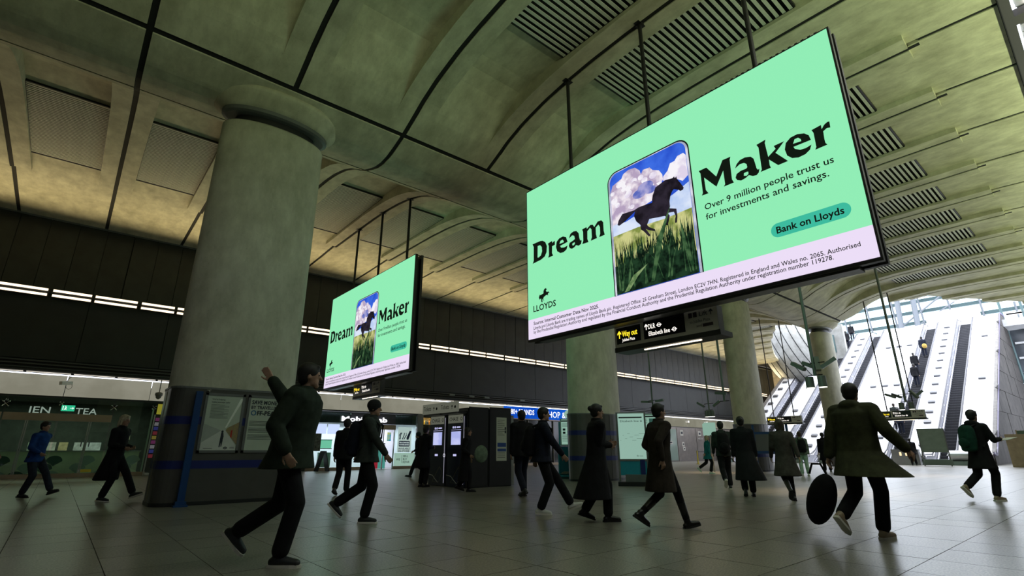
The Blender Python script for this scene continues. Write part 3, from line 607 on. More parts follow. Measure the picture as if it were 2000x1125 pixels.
# ================================================================ DIRECTION SIGNS
SGRY = mat('sign grey enamel', (.60, .58, .48), .4, var=.02)
YLIT = emat('lit yellow lettering', (1.0, .74, .03), 1.4); WLIT = emat('lit white lettering', (1.0, .93, .85), 1.3); SDK = mat('sign black face', (.008, .008, .012), .25, var=0)
def arrow(pl, a, b, h, d): 
    w_ = h*.14
    return pl.poly([[(a-w_/2, b), (a+w_/2, b), (a+w_/2, b+h*.62), (a+h*.30, b+h*.45), (a+h*.30, b+h*.66), (a, b+h), (a-h*.30, b+h*.66), (a-h*.30, b+h*.45), (a-w_/2, b+h*.62)]], d)
def roundel(pl, a, b, rr, d): return addg(pl.ring(a, b, rr, rr*.3, d, 18), pl.rect(a-rr*1.35, b-rr*.2, a+rr*1.35, b+rr*.2, d))
def way_sign(xf, ytop, z0, label, hang, lite=False):
    t = thing('direction_sign', label, 'direction sign', (xf, ytop-1.2, z0), 'hanging way-out signs')
    S = P((xf, ytop, z0), (0, -1, 0)); Wd, Hd = 2.40, .47
    part(t, 'housing', B(xf+.004, xf+.20, ytop-Wd, ytop, z0, z0+Hd), mat('dark sign housing', (.035, .035, .032), .5, var=0))
    part(t, 'canopy', G().box(xf+.0, xf+.45, ytop-Wd-.02, ytop+.02, z0-.10, z0).vf, mat('dark sign housing', (.035, .035, .032)))
    part(t, 'face', S.rect(0, 0, Wd, Hd, 0), SGRY)
    part(t, 'left_panel', S.rect(.05, .07, .68, .42, .004), SDK)
    part(t, 'middle_panel', S.rect(.76, .07, 1.72, .45, .004), SDK)
    part(t, 'way_out_lettering', addg(arrow(S, .13, .19, .17, .008), text(S, 'Way out', .20, .22, width=.40, size=.12, bold=.02, d=.008)), YLIT)
    part(t, 'place_lettering', text(S, 'Jubilee Plaza', .20, .115, width=.33, size=.06, bold=.012, d=.008), WLIT)
    part(t, 'line_lettering', addg(arrow(S, .83, .26, .13, .008), text(S, 'DLR', .88, .27, width=.17, size=.10, bold=.012, d=.008), roundel(S, 1.14, .315, .045, .008), text(S, 'Elizabeth line', .88, .125, width=.50, size=.09, bold=.012, d=.008), roundel(S, 1.48, .165, .045, .008)), WLIT)
    part(t, 'lift_lettering', addg(text(S, 'Lift', 2.04, .315, width=.17, size=.09, d=.008), arrow(S, 2.28, .30, .12, .008), text(S, 'to Jubilee Plaza', 1.83, .20, width=.42, size=.06, d=.008), text(S, 'and', 1.96, .11, width=.11, size=.055, d=.008)), INK)
    part(t, 'lift_symbols', addg(S.rect(1.81, .31, 1.89, .41, .006), S.rect(1.91, .31, 1.99, .41, .006), S.rect(2.09, .10, 2.30, .16, .006)), mat('dark symbol', (.05, .03, .04), .5, var=0))
    part(t, 'under_light', B(xf+.12, xf+.16, ytop-1.95, ytop-.65, z0-.118, z0-.10), emat('sign under light', (1, .86, .66), 3.0))
    if hang == 'stub': part(t, 'stub', G().box(xf+.08, xf+.14, ytop-.55, ytop-.47, z0+Hd, z0+Hd+.10).box(xf+.08, xf+.14, ytop-1.85, ytop-1.77, z0+Hd, z0+Hd+.10).vf, BLACK)
    else:
        for yy in (ytop-.5, ytop-1.9): part(t, 'hanger_rod', G().tube([(xf+.1, yy, z0+Hd), (xf+.1, yy, Rz(yy)+.1)], .035, 8).vf, BLACK)
    return t
way_sign(8.86, 6.93, 3.13, 'lit way-out sign slung under the large near screen', 'stub')
way_sign(8.86, 20.55, 3.13, 'lit way-out sign slung under the far screen', 'stub')
way_sign(39.28, 17.35, 2.86, 'far way-out sign on two rods to the left of the farthest column', 'rod')
way_sign(39.28, 10.35, 2.86, 'green-lit far sign on two rods in front of the escalators', 'rod')

# ================================================================ DROP POLES WITH CAMERAS AND SPOTS
DG = mat('green-grey painted metal', (.14, .16, .145), .4, .2, var=0)
def camera_body(g, c, az, el, L_=.42, s=.075):
    a = Vector((math.cos(R(az))*math.cos(R(el)), math.sin(R(az))*math.cos(R(el)), math.sin(R(el))))
    sd = a.cross(Vector((0, 0, 1))).normalized(); up = sd.cross(a); g.obox(Vector(c), a, sd, up, L_/2, s/1.3, s/1.6)
def pole_cluster(x, y, z, label, cams, spots, power=60, rad=.04):
    t = thing('ceiling_pole', label, 'ceiling pole', (x, y, z), 'drop poles carrying cameras and lamps')
    part(t, 'pole', G().tube([(x, y, z-.32), (x, y, Rz(y)+.1)], rad, 10).vf, DG)
    part(t, 'cross_arm', G().tube([(x-.14, y-.32, z), (x, y, z+.02), (x+.14, y+.32, z)], .016, 6).tube([(x, y-.18, z-.30), (x, y+.18, z-.30)], .014, 6).vf, BLACK)
    for (dx, dy, az, el) in cams:
        g = G(); camera_body(g, (x+dx, y+dy, z-.02), az, el); part(t, 'security_camera', g.vf, DG)
    for sy in spots:
        o = part(t, 'spot_lamp', G().tube([(x, y+sy, z-.62), (x, y+sy, z-.34), (x, y+sy, z-.33)], [.105, .10, .085], 16).vf, DG)
        part(o, 'lens', G().tube([(x, y+sy, z-.632), (x, y+sy, z-.622)], .095, 16).vf, emat('spot lens', (1, .95, .85), 4.0))
        spot('downlight', (x, y+sy, z-.66), (0, 0, -1), power, (1.0, .74, .48), 100, .8)
pole_cluster(14.96, 5.17, 3.20, 'green-lit drop pole with splayed cameras and two spot lamps before the farthest column', [(0, .38, 70, 32), (.1, .12, 80, 28), (-.05, -.12, 200, -62), (0, -.36, -70, 32)], (-.14, .16), 120)
pole_cluster(27.12, 6.05, 3.26, 'dark drop pole with cameras and two spot lamps before the escalators', [(0, .5, 75, 25), (.1, .3, 60, 25), (-.05, -.35, 250, -50), (0, -.5, -80, 40)], (-.16, .18), 140, .05)
pole_cluster(21.04, 14.5, 3.25, 'drop pole with flat horizontal cameras right of the second column', [(0, .4, 90, 5), (0, -.4, -90, 5), (0, .1, 230, 0)], (), 50)
pole_cluster(24.08, 13.35, 3.20, 'drop pole with raised cameras and hanging lamps before the dark wall', [(0, .42, 90, 32), (0, -.42, -90, 32)], (-.15, 0, .15), 90)
pole_cluster(18.0, 9.35, 3.0, 'slim green drop pole left of the third column', [(0, .1, 90, 8)], (), 40)
# ================================================================ SHOPFRONTS (under the lit fascia, y = YW)
FS = P((0, YW, 0), (1, 0, 0))     # faces the hall (-Y); a = x, b = z
BRZ = mat('pale bronze metal', (.36, .27, .19), .35, .3, var=.05)
FRM = mat('dark bronze frame', (.10, .09, .07), .4, .3, var=.05)
INT = mat('shop interior dark', (.035, .04, .035), .8, var=.2)
wl = struct_root('trim_2')
# low stone kerb and dark reveals between shops
for a, b in ((-12, 3.2), (10.3, 14.05), (15.5, 17.0), (17.4, 24), (24, 38)):
    part(wl, 'shop_kerb', B(a, b, YW-.04, YW+.12, 0, .16), BRZ)
part(wl, 'floor_inside', B(-12, 70, YW+.0, 33.0, -.1, 0.0), mat('shop floor', (.25, .24, .22), .35, var=.1))
part(wl, 'rear_wall', B(-12, 70, 33.0, 33.1, 0, 4.2), INT)
part(wl, 'soffit', B(-12, 70, YW+.08, 33.0, 3.24, 3.30), INT)
for x in (3.75, 10.2, 17.1, 24.0, 37.8): part(wl, 'party_wall', B(x, x+.12, YW+.02, 33.0, 0, 3.24), INT)
part(wl, 'blank_wall', B(3.87, 10.2, YW, YW+.1, 0, 3.2), DARKW2)

def shop(name, label, x0, x1, cat='shopfront'):
    return thing(name, label, cat, ((x0+x1)/2, YW, 0))
SP = mat('chrome fitting', (.7, .7, .7), .2, 1.0, var=0)
def spider(t, x, z, rr=.13):
    part(t, 'spider_fitting', addg(*[G().tube([FS.pt(x, z, .03), FS.pt(x+rr*math.cos(R(a)), z+rr*math.sin(R(a)), .06)], .012, 6).vf for a in (45, 135, 225, 315)], *[G().tube([FS.pt(x+rr*math.cos(R(a)), z+rr*math.sin(R(a)), .0), FS.pt(x+rr*math.cos(R(a)), z+rr*math.sin(R(a)), .07)], .022, 8).vf for a in (45, 135, 225, 315)]), SP)
# --- tea shop, far left
t = shop('shop_front', 'dark glass tea shop front with pale capitals over a bronze beam, far left', -6, 3.2)
part(t, 'beam', B(-1.92, 1.58, YW-.08, YW+.06, 2.25, 2.55), BRZ)
part(t, 'beam_beyond', B(-6, -1.98, YW-.08, YW+.06, 2.25, 2.55), BRZ)
for a, b in ((-6, -1.95), (-1.91, -.24), (-.2, 1.56), (1.60, 3.10)): part(t, 'glass_pane', B(a+.01, b-.01, YW+.02, YW+.035, .16, 3.18), GLASS)
for x in (-1.93, 1.58): spider(t, x, 2.88)
for x in (-.22, 3.06): spider(t, x, 2.96, .09)
part(t, 'lettering', addg(text(FS, 'JEN', -1.25, 2.55, width=.72, size=.26, bold=.008, d=.02), text(FS, 'TEA', .28, 2.55, width=.74, size=.26, bold=.008, d=.02)), emat('dim pale lettering', (.28, .36, .30), .8))
for x in (-1.17, .87): part(t, 'door_stile', G().box(x-.05, x-.01, YW-.03, YW+.03, .16, 2.25).box(x+.01, x+.05, YW-.03, YW+.03, .16, 2.25).vf, STEEL)
part(t, 'door_handle', addg(*[G().tube([(x, YW-.09, 1.22), (x, YW-.09, 1.42)], .022, 8).tube([(x, YW, 1.32), (x, YW-.09, 1.32)], .016, 6).vf for x in (.74, 1.0)]), SP)
part(t, 'edge_post', B(3.02, 3.08, YW-.05, YW+.03, .16, 2.9), mat('pale green glass edge', (.30, .48, .38), .2, var=0))
part(t, 'floor_sticker', FS.rect(.82, .19, 1.28, .31, .02), YEL)
part(t, 'sticker_mark', FS.disc(.88, .25, .045, .024), WHITE)
part(t, 'window_notice', FS.rect(2.05, 1.52, 2.38, 1.92, .02), emat('lit notice', (.30, .40, .20), .7))
part(t, 'notice_print', addg(FS.rect(2.09, 1.80, 2.25, 1.86, .024), FS.rect(2.07, 1.55, 2.33, 1.68, .024)), emat('notice green print', (.22, .42, .03), .7))
# counter with overlapping fan pattern
t = thing('tea_counter', 'green tea shop counter with overlapping fan pattern, far left', 'counter', (0, YW+.45, 0))
part(t, 'body', B(-3.0, 2.9, YW+.45, YW+1.1, 0, 1.02), mat('sage green counter', (.62, .68, .46), .5, var=.05))
part(t, 'worktop', B(-3.05, 2.95, YW+.40, YW+1.15, 1.02, 1.07), STEEL)
CF = P((0, YW+.45, 0), (1, 0, 0)); fc = [mat('dark green fan', (.05, .10, .08), .5, var=0), mat('grey green fan', (.34, .42, .36), .5, var=0), mat('sage fan', (.78, .85, .55), .5, var=0)]
k = 0
for j in range(3):
    for i in range(-5, 6):
        cx_ = i*.54+(.27 if j % 2 else 0); cz = .88-.30*j-.24
        o = [(cx_, cz-.20)]+[(cx_+.27*math.cos(R(a)), cz+.22*math.sin(R(a))) for a in range(0, 181, 15)]
        k += 1
        if (k*7) % 5 < 3: part(t, 'fan_tile', CF.poly([o], .004+.002*j), fc[(k*5+j) % 3])
for i, (x, w_, c) in enumerate(((-.95, .22, (.30, .42, .26)), (-.62, .55, (.46, .50, .36)), (.02, .30, (.48, .44, .20)), (.52, .34, (.50, .56, .44)), (.92, .52, (.52, .60, .50)))):
    q = tag(mk('menu_board', B(x, x+w_, YW+.44, YW+.46, 1.07, 1.40), emat('lit menu %d' % i, tuple(v*.5 for v in c), .55, col2=tuple(v*.75 for v in c), scale=7)), f'{nth(i)} small menu board from the left standing on the tea counter', 'menu board', 'menu boards on the tea counter')
t = thing('till', 'small white-topped till standing on the tea counter', 'till', (-.5, YW+.7, 1.07))
part(t, 'screen', B(-.62, -.36, YW+.62, YW+.66, 1.42, 1.52), WHITE); part(t, 'stand', B(-.52, -.47, YW+.6, YW+.75, 1.07, 1.42), BLACK)
t = thing('exit_sign', 'green running-man exit sign above the tea shop doors', 'exit sign', (.02, YW-.12, 2.72))
EX_ = P((0, YW-.12, 0), (1, 0, 0))
part(t, 'case', B(-.20, .24, YW-.119, YW-.09, 2.66, 2.90), emat('exit green', (.03, .55, .28), .9))
part(t, 'pictogram', addg(arrow(P((.14, YW-.12, 2.78), (0, 0, -1), (1, 0, 0)), 0, -.06, .14, .004), EX_.disc(-.07, 2.85, .02, .004), EX_.poly([[(-.09, 2.76), (-.07, 2.83), (-.04, 2.83), (-.02, 2.78), (-.04, 2.76), (-.01, 2.69), (-.05, 2.72), (-.11, 2.69)]], .004), EX_.rect(-.16, 2.70, -.13, 2.86, .004)), emat('exit white', (.8, 1, .9), 1.0))
area('tea shop light', (0, YW+1.6, 3.15), (0, 0, -1), 5, 1, 80, (.85, 1.0, .75))
# yellow projecting sign and door frame at the shop's right end
tag(mk('yellow_sign', B(3.18, 3.40, YW-.14, YW-.10, 2.66, 3.12), emat('dim yellow sign', (.42, .40, .04), .5)), 'small plain yellow sign beside the near column, above a doorway', 'sign')
t = thing('display_rack', 'narrow lit doorway rack of colourful packets beside the near column', 'display rack', (3.45, YW-.12, 0))
part(t, 'upright', B(3.12, 3.16, YW-.16, YW-.08, 0, 2.64), STEEL); part(t, 'backing', B(3.17, 3.42, YW-.10, YW-.08, 0.2, 2.62), INT)
cols = [(.5, .08, .10), (.10, .12, .5), (.6, .6, .62), (.45, .10, .30), (.6, .5, .1)]
for k in range(9): part(t, 'packet', B(3.19, 3.40, YW-.14, YW-.10, .75+.2*k, .90+.2*k), emat('packet %d' % (k % 5), tuple(c*.45 for c in cols[k % 5]), .35))

# --- phone shop: bright white interior
t = shop('shop_front', 'bright white phone repair shop front with white lit name above its glass doors', 10.35, 17.0)
WINT = mat('bright shop interior', (.80, .80, .84), .5, var=.02)
part(t, 'interior_back', B(10.35, 17.0, 32.2, 32.25, 0, 3.1), WINT)
part(t, 'interior_side', G().box(10.34, 10.38, YW+.1, 32.2, 0, 3.1).box(16.98, 17.04, YW+.1, 32.2, 0, 3.1).vf, WINT)
part(t, 'glass_pane', B(10.4, 12.6, YW+.02, YW+.035, .16, 3.16), GLASS); part(t, 'glass_pane', B(15.5, 16.95, YW+.02, YW+.035, .16, 3.16), GLASS)
part(t, 'glass_door', B(12.7, 14.0, YW+.02, YW+.035, .02, 2.2), GLASS)
part(t, 'name_band', B(10.4, 16.95, YW+.06, YW+.10, 2.56, 3.16), mat('dark shop soffit band', (.045, .045, .06), .5, var=.2, scale=3))
for x in (12.62, 14.05, 14.75, 15.45): part(t, 'mullion', B(x-.025, x+.025, YW-.03, YW+.05, 0, 2.25), STEEL)
part(t, 'door_header', B(12.6, 15.5, YW-.05, YW+.05, 2.25, 2.52), BRZ)
part(t, 'lettering', text(FS, 'Mobile Lab', 12.05, 2.66, width=2.85, size=.27, bold=.03, d=.05), emat('white sign lettering', (.95, .96, 1.0), 2.0))
for z in (2.62, 2.78): part(t, 'interior_tube', B(10.5, 12.2, YW+.7+z-2.6, YW+.78+z-2.6, z, z+.05), emat('shop tube', (.9, .93, 1), 3.0))
part(t, 'interior_tube', B(14.2, 16.4, YW+.7, YW+.78, 2.72, 2.77), emat('shop tube', (.9, .93, 1), 3.0))
part(t, 'interior_screen', B(10.55, 11.45, YW+.5, YW+.53, 1.95, 2.50), emat('shop screen', (.62, .60, .95), 1.3))
part(t, 'interior_screen', B(11.52, 12.2, YW+.5, YW+.53, 1.95, 2.50), emat('shop screen', (.62, .60, .95), 1.3))
part(t, 'green_tablet', B(11.05, 11.75, YW+.3, YW+.33, 1.18, 1.60), emat('green tablet', (.22, .62, .45), .9))
part(t, 'tablet_bezel', G().box(11.02, 11.78, YW+.31, YW+.34, 1.14, 1.18).box(11.02, 11.78, YW+.31, YW+.34, 1.60, 1.64).vf, BLACK)
part(t, 'dark_poster', FS.rect(10.45, 1.02, 11.0, 1.95, .03), mat('dark poster', (.10, .12, .10), .5, var=.4, scale=9))
part(t, 'green_counter', B(11.0, 11.7, YW+.15, YW+.3, .18, .95), mat('counter green', (.32, .48, .38), .5, var=.1, scale=5))
PST = emat('lit poster', (.36, .55, .45), .8)
part(t, 'poster', FS.rect(15.68, .95, 16.62, 2.42, .03), emat('lit pale poster', (.48, .62, .58), .8))
part(t, 'poster_print', addg(FS.poly([rrect(15.78, 1.28, 16.52, 1.62, .06)], .034), text(FS, 'AVAILABLE', 15.76, 1.10, width=.78, size=.11, bold=.02, d=.036), text(FS, 'IN-STORE', 15.78, .96, width=.74, size=.11, bold=.02, d=.036),
     *[G().tube([FS.pt(15.80+.05*k, 1.70, .04), FS.pt(15.78+.08*k, 1.95, .04), FS.pt(15.88+.06*k, 2.08, .04)], .025, 6).vf for k in (0, 1, 4, 6)], FS.poly([[(16.30, 1.68), (16.42, 1.68), (16.60, 2.18), (16.48, 2.22), (16.28, 1.8)]], .036)), mat('navy ink', (.01, .035, .12), .5, var=0))
part(t, 'poster_heading', addg(text(FS, 'PRE-CHARGED', 15.82, 1.47, width=.66, size=.085, bold=.02, d=.04), text(FS, 'POWER BANKS', 15.82, 1.34, width=.66, size=.085, bold=.02, d=.04)), emat('pale print', (.7, .85, .85), .8))
part(t, 'green_panel', FS.rect(15.52, .17, 16.92, .90, .03), PST)
part(t, 'green_panel_print', addg(text(FS, 'WE', 15.66, .47, width=.26, size=.13, bold=.01, d=.034), FS.rect(16.03, .32, 16.05, .78, .034), text(FS, 'SELL', 16.12, .66, width=.34, size=.12, bold=.01, d=.034), text(FS, 'BUY', 16.12, .49, width=.28, size=.12, bold=.01, d=.034), text(FS, 'REPAIR', 16.12, .32, width=.46, size=.12, bold=.01, d=.034)), INK)
for i, (x, w_, c, h) in enumerate(((13.95, .35, (.04, .42, .45), 1.0), (14.0, .28, (.7, .7, .68), .62), (14.5, .22, (.45, .03, .05), .62), (14.75, .5, (.10, .45, .38), 1.2))):
    part(t, 'display_unit', B(x, x+w_, YW+.25+.1*i, YW+.45+.1*i, .02, h), emat('unit %d' % i, tuple(v*.7 for v in c), .8))
for i in range(5): part(t, 'leaflet_rack', B(14.78, 15.1, YW+.4, YW+.42, 1.0+.1*i, 1.07+.1*i), BLACK)
part(t, 'wall_picture', G().box(15.15, 15.4, YW+.3, YW+.32, 1.6, 2.1).vf, emat('bright picture', (.65, .62, .10), .8, col2=(.05, .35, .5), scale=2))
area('phone shop light', (13.6, 30.8, 2.5), (0, 0, -1), 6, 2.4, 200, (.82, .86, 1.0))
area('phone shop spill', (13.6, 29.45, 2.9), (0, -1, -.9), 5.5, .5, 110, (.80, .85, 1.0), 130)
t = thing('pavement_sign', 'black folding pavement sign before the left window of the phone shop', 'folding sign', (10.7, 27.9, 0))
for s_ in (-1, 1): g = G(); g.obox((10.7+s_*.17, 27.9, .52), (0, 1, 0), (s_*-.26, 0, 1), (1, 0, s_*.26), .28, .52, .015); part(t, 'board', g.vf, BLACK)
# post between shops
part(wl, 'steel_post', B(17.0, 17.4, YW-.06, YW+.1, 0, 3.24), GREYM)

# --- bottle shop window
part(wl, 'glass_pane', B(17.42, 23.9, YW+.02, YW+.035, .16, 3.16), GLASS)
part(wl, 'rear_panel', B(17.42, 23.9, YW+.75, YW+.78, .2, 3.1), mat('warm shop back', (.20, .12, .05), .7, var=.2))
for k in range(6): tag(mk('bottle_shelf', B(17.45, 20.4, YW+.35, YW+.74, .72+.38*k, .748+.38*k), FRM), f'{nth(k)} shelf from the bottom in the warm-lit bottle shop window', 'shelf', 'shelves of the bottle shop window')
area('bottle shop light', (18.6, YW+.2, 3.1), (0, .4, -1), 2.4, .2, 28, (1.0, .72, .38))
bcol = [(.05, .16, .05), (.30, .10, .02), (.45, .30, .06), (.10, .02, .02), (.35, .36, .30), (.02, .05, .12)]
protos = {}
bi = 0
for k in range(6):
    for q in range(15):
        x = 17.52+.125*q; z = .75+.38*k; ci = (q*3+k*2+(q*q) % 5) % 6; hh = .27+.02*((q+k) % 3)
        key = (ci, (q+k) % 3)
        if key not in protos:
            g = G().loft([((0, 0, a), (1, 0, 0), b_, (0, 1, 0), b_) for a, b_ in ((0, .04), (hh*.6, .042), (hh*.75, .018), (hh, .016))], 8)
            me = bpy.data.meshes.new('bottle'); me.from_pydata(g.v, [], g.f); me.materials.append(mat('bottle glass %d' % ci, bcol[ci], .2, var=0)); protos[key] = me
        o = link('bottle', protos[key]); o.location = (x, YW+.45, z)
        cn = ['dark green', 'brown', 'amber', 'deep red', 'pale', 'navy'][ci]
        tag(o, f'{cn} bottle, {nth(q)} from left on the {nth(k)} shelf up, bottle shop window', 'bottle', f'{cn} bottles in the bottle shop window')

# --- blue lit fascia sign
t = thing('fascia_sign', 'long bright blue fascia sign with white capitals right of the ticket machines', 'shop sign', (27.6, YW-.08, 3.3))
part(t, 'box', B(24.02, 36.0, YW-.10, YW-.04, 3.30, 4.12), emat('blue lit sign', (.005, .07, .55), .9, col2=(.008, .12, .68), scale=.6))
BS = P((0, YW-.10, 0), (1, 0, 0))
part(t, 'lettering', addg(text(BS, '380+ BRANDS', 24.45, 3.58, width=2.5, size=.36, bold=.02, d=.02), text(BS, 'SHOP & DINE', 28.1, 3.46, width=3.9, size=.46, bold=.01, d=.02)), emat('white lit capitals', (.9, .93, 1), 1.3))
part(t, 'picture', BS.poly([[(24.10, 3.95), (24.55, 3.98), (24.85, 3.82), (24.75, 3.68), (24.5, 3.80), (24.12, 3.85)]], .015), mat('pale gold', (.55, .45, .22), .5, var=0))
part(t, 'trim', B(24.02, 36.0, YW-.11, YW-.02, 3.22, 3.29), BRZ)
for x in (24.0, 26.4, 29.0, 32.0, 35.0): part(wl, 'frame_post', B(x, x+.08, YW-.02, YW+.08, 0, 3.2), FRM)
part(wl, 'dark_glazing', B(24.1, 37.8, YW+.06, YW+.1, .16, 3.2), mat('dark reflective glazing', (.02, .02, .02), .1, var=0))
part(wl, 'lit_edge', B(23.3, 23.36, YW-.1, YW-.04, .3, 3.1), emat('greenish lit edge', (.25, .55, .45), .8))

# --- grey service doors with notices, right of the second column
part(wl, 'grey_wall', B(37.9, 70, YW-.02, YW+.1, 0, 3.2), mat('grey steel panels', (.20, .18, .17), .4, .3, var=.08))
for x in (41.0, 44.2, 46.0, 49.5, 53.0, 56.5, 60): part(wl, 'door_seam', B(x, x+.05, YW-.04, YW-.01, 0, 3.15), FRM)
part(wl, 'glass_leaf', B(44.3, 45.9, YW-.04, YW-.02, .1, 3.0), mat('pale green glass leaf', (.20, .26, .23), .1, var=0))
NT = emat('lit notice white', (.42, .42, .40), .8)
for i, (x, z, w_, h) in enumerate(((46.6, 2.4, .5, .55), (49.9, 2.4, .5, .5), (52.4, 2.4, .45, .55), (53.2, 2.4, .45, .55), (46.8, 1.4, .35, .4), (46.9, 1.0, .35, .35), (44.6, 1.6, .5, .3), (54.6, 2.5, .3, .6), (49.9, 2.1, .8, .12))):
    q = part(wl, 'notice', FS.rect(x, z, x+w_, z+h, .06, .03), NT)
    part(q, 'notice_print', FS.rect(x+.08, z+h*.3, x+w_-.08, z+h*.7, .065), mat('notice ink red', (.30, .03, .03), .5, var=0) if i in (2, 7) else INK)
for i, x in enumerate((38.0, 40.6, 43.2, 45.8)):
    t = thing('queue_barrier', f'{nth(i)} yellow queue barrier post from the left, by the grey doors', 'barrier post', (x, 22.5-i*.5, 0), 'yellow queue posts')
    part(t, 'post', G().tube([(x, 22.5-i*.5, 0.02), (x, 22.5-i*.5, 1.0)], .045, 10).vf, YEL); part(t, 'base', G().tube([(x, 22.5-i*.5, 0), (x, 22.5-i*.5, .03)], .18, 16).vf, YEL)
    if i < 3: part(t, 'belt', B(x, x+2.55, 22.48-i*.5, 22.50-i*.5, .88, .94), BLACK)
area('doorway light', (50, YW-1.0, 3.9), (0, .7, -1), 18, .4, 60, (1.0, .93, .85))

# ================================================================ CAMERAS ON THE FASCIA
def cctv(x, z, label, s=1.0, az=215):
    t = thing('security_camera', label, 'security camera', (x, YW-.3, z))
    g = G(); camera_body(g, (x, YW-.42, z), az, -6, .42*s, .11*s); part(t, 'body', g.vf, WHITE)
    part(t, 'arm', G().tube([(x+.12, YW-.06, z+.30), (x+.06, YW-.3, z+.22), (x, YW-.40, z+.05)], .015, 6).vf, GREYM)
    part(t, 'cable', G().tube([(x+.12+.10*math.cos(R(a)), YW-.35, z-.12+.12*math.sin(R(a))) for a in range(60, -200, -30)], .008, 6).vf, BLACK)
cctv(-.25, 3.78, 'white box security camera on the lit fascia above the tea shop')
t = thing('dome_camera', 'grey dome security camera hanging before the lit fascia by the near column', 'security camera', (3.05, YW-.35, 3.4))
part(t, 'stem', G().tube([(3.1, YW-.35, 4.2), (3.1, YW-.35, 3.62)], .02, 8).vf, GREYM)
part(t, 'dome', G().loft([((3.1, YW-.35, z), (1, 0, 0), q, (0, 1, 0), q) for z, q in ((3.64, .06), (3.60, .15), (3.50, .155), (3.46, .12), (3.38, .10), (3.32, .04))], 14).vf, GREYM, smooth=True)
for i, (x, n_) in enumerate(((41.5, 'above the grey doors, leftmost of three'), (47.5, 'above the grey doors, middle of three'), (51.0, 'above the grey doors, rightmost of three'))):
    cctv(x, 3.75, 'pale security camera on the fascia '+n_, 1.5, 200)
cctv(20.9, 3.62, 'pale twin-arm security camera above the ticket machines', 1.2, -20)
for i, x in enumerate((19.0, 20.6, 21.9, 25.2)):
    tag(mk('wall_lamp', B(x, x+.42, YW-.55, YW-.40, 4.50, 4.60), DG), f'{nth(i)} small green-grey lamp from the left on the rail above the fascia', 'lamp', 'small lamps on the rail')

# ================================================================ TICKET MACHINES
t = thing('ticket_machines', 'dark block of two ticket machines with grey header signs, right of the near column', 'ticket machine', (9.6, 13.7, 0))
KB = mat('kiosk black', (.018, .018, .022), .35, var=.1); KN = mat('kiosk navy', (.012, .018, .05), .35, var=0)
x0, x1, ya, yb = 8.95, 10.62, 12.56, 14.56
part(t, 'carcass', B(x0+.02, x1, ya, yb, 0.0, 2.22), KB)
part(t, 'side_seam', G().box(x0+.78, x0+.80, ya-.012, ya, .04, 2.25).vf, JOINT)
part(t, 'side_panel', G().box(x0+.82, x1-.02, ya-.035, ya-.0, .03, 2.27).box(x0+.06, x0+.76, ya-.025, ya-.0, .03, 2.25).vf, KB)
KS = P((x0+.02, yb, 0), (0, -1, 0))
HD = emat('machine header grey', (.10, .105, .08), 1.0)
for k in range(2):
    b0 = .02+1.0*k; b1 = b0+.92
    m_ = part(t, 'machine', KS.rect(b0, .02, b1, 2.02, .03, .04), KN)
    part(m_, 'brand_header', KS.rect(b0+.02, 1.80, b1-.12, 2.04, .034), HD)
    part(m_, 'brand_lettering', addg(text(KS, 'CHASE', b0+.10, 1.865, width=.46, size=.11, bold=.006, d=.038), KS.ring(b0+.72, 1.92, .055, .018, .038, 8)), INK)
    part(m_, 'screen', KS.rect(b0+.20, 1.18, b0+.70, 1.56, .034), emat('ticket screen', (.40, .44, .80), 1.0, col2=(.55, .58, .90), scale=3))
    part(m_, 'screen_pictogram', addg(KS.disc(b0+.30, 1.68, .035, .034), KS.disc(b0+.40, 1.68, .035, .034), KS.rect(b0+.48, 1.66, b0+.68, 1.70, .034), KS.rect(b0+.20, 1.60, b0+.72, 1.61, .034), KS.rect(b0+.33, .86, b0+.50, .92, .034)), emat('pale lit print', (.6, .6, .95), .9))
    part(m_, 'light_strip', KS.rect(b1-.07, .10, b1-.05, 1.98, .036), emat('white light strip', (.8, .78, .95), 1.3 if k else .5))
    part(m_, 'handle', addg(KS.ring(b1-.06, .88, .055, .016, .04, 16)), emat('white ring', (.8, .8, .9), 1.0))
    part(m_, 'phone_graphic', addg(KS.poly([[(b0+.20, .12), (b0+.62, .58), (b0+.80, .42), (b0+.60, .10)]], .033)), mat('graphic grey', (.09, .09, .09), .4, var=0))
    part(m_, 'phone_graphic_screen', KS.poly([[(b0+.27, .14), (b0+.62, .53), (b0+.75, .41), (b0+.58, .12)]], .035), mat('graphic navy', (.015, .025, .07), .4, var=0))
    part(m_, 'line_graphic', addg(KS.poly([[(b0+.0, .34), (b0+.25, .31), (b0+.38, .22), (b0+.55, .12), (b0+.55, .10), (b0+.37, .20), (b0+.25, .29), (b0, .32)]], .037)), WHITE)
    # header sign standing proud above
    hs = part(t, 'ticket_header', B(x0-.32, x0-.28, yb-b0-.96, yb-b0, 2.10, 2.40), HD)
    HS = P((x0-.32, yb-b0, 0), (0, -1, 0))
    part(hs, 'ticket_lettering', addg(text(HS, 'Tickets', .06, 2.20, width=.44, size=.13, bold=.004, d=.004), arrow(HS, .66, 2.18, .13, .004), HS.disc(.82, 2.24, .045, .004, 10)), INK)
    part(t, 'header_bracket', B(x0-.28, x0+.04, yb-b0-.95, yb-b0-.05, 2.05, 2.12), KB)
KSD = P((0, ya-.036, 0), (1, 0, 0))
ns = part(t, 'notice_sheet', KSD.rect(10.02, .72, 10.42, 1.98, .002), mat('notice sheet', (.52, .53, .44), .4, var=.02))
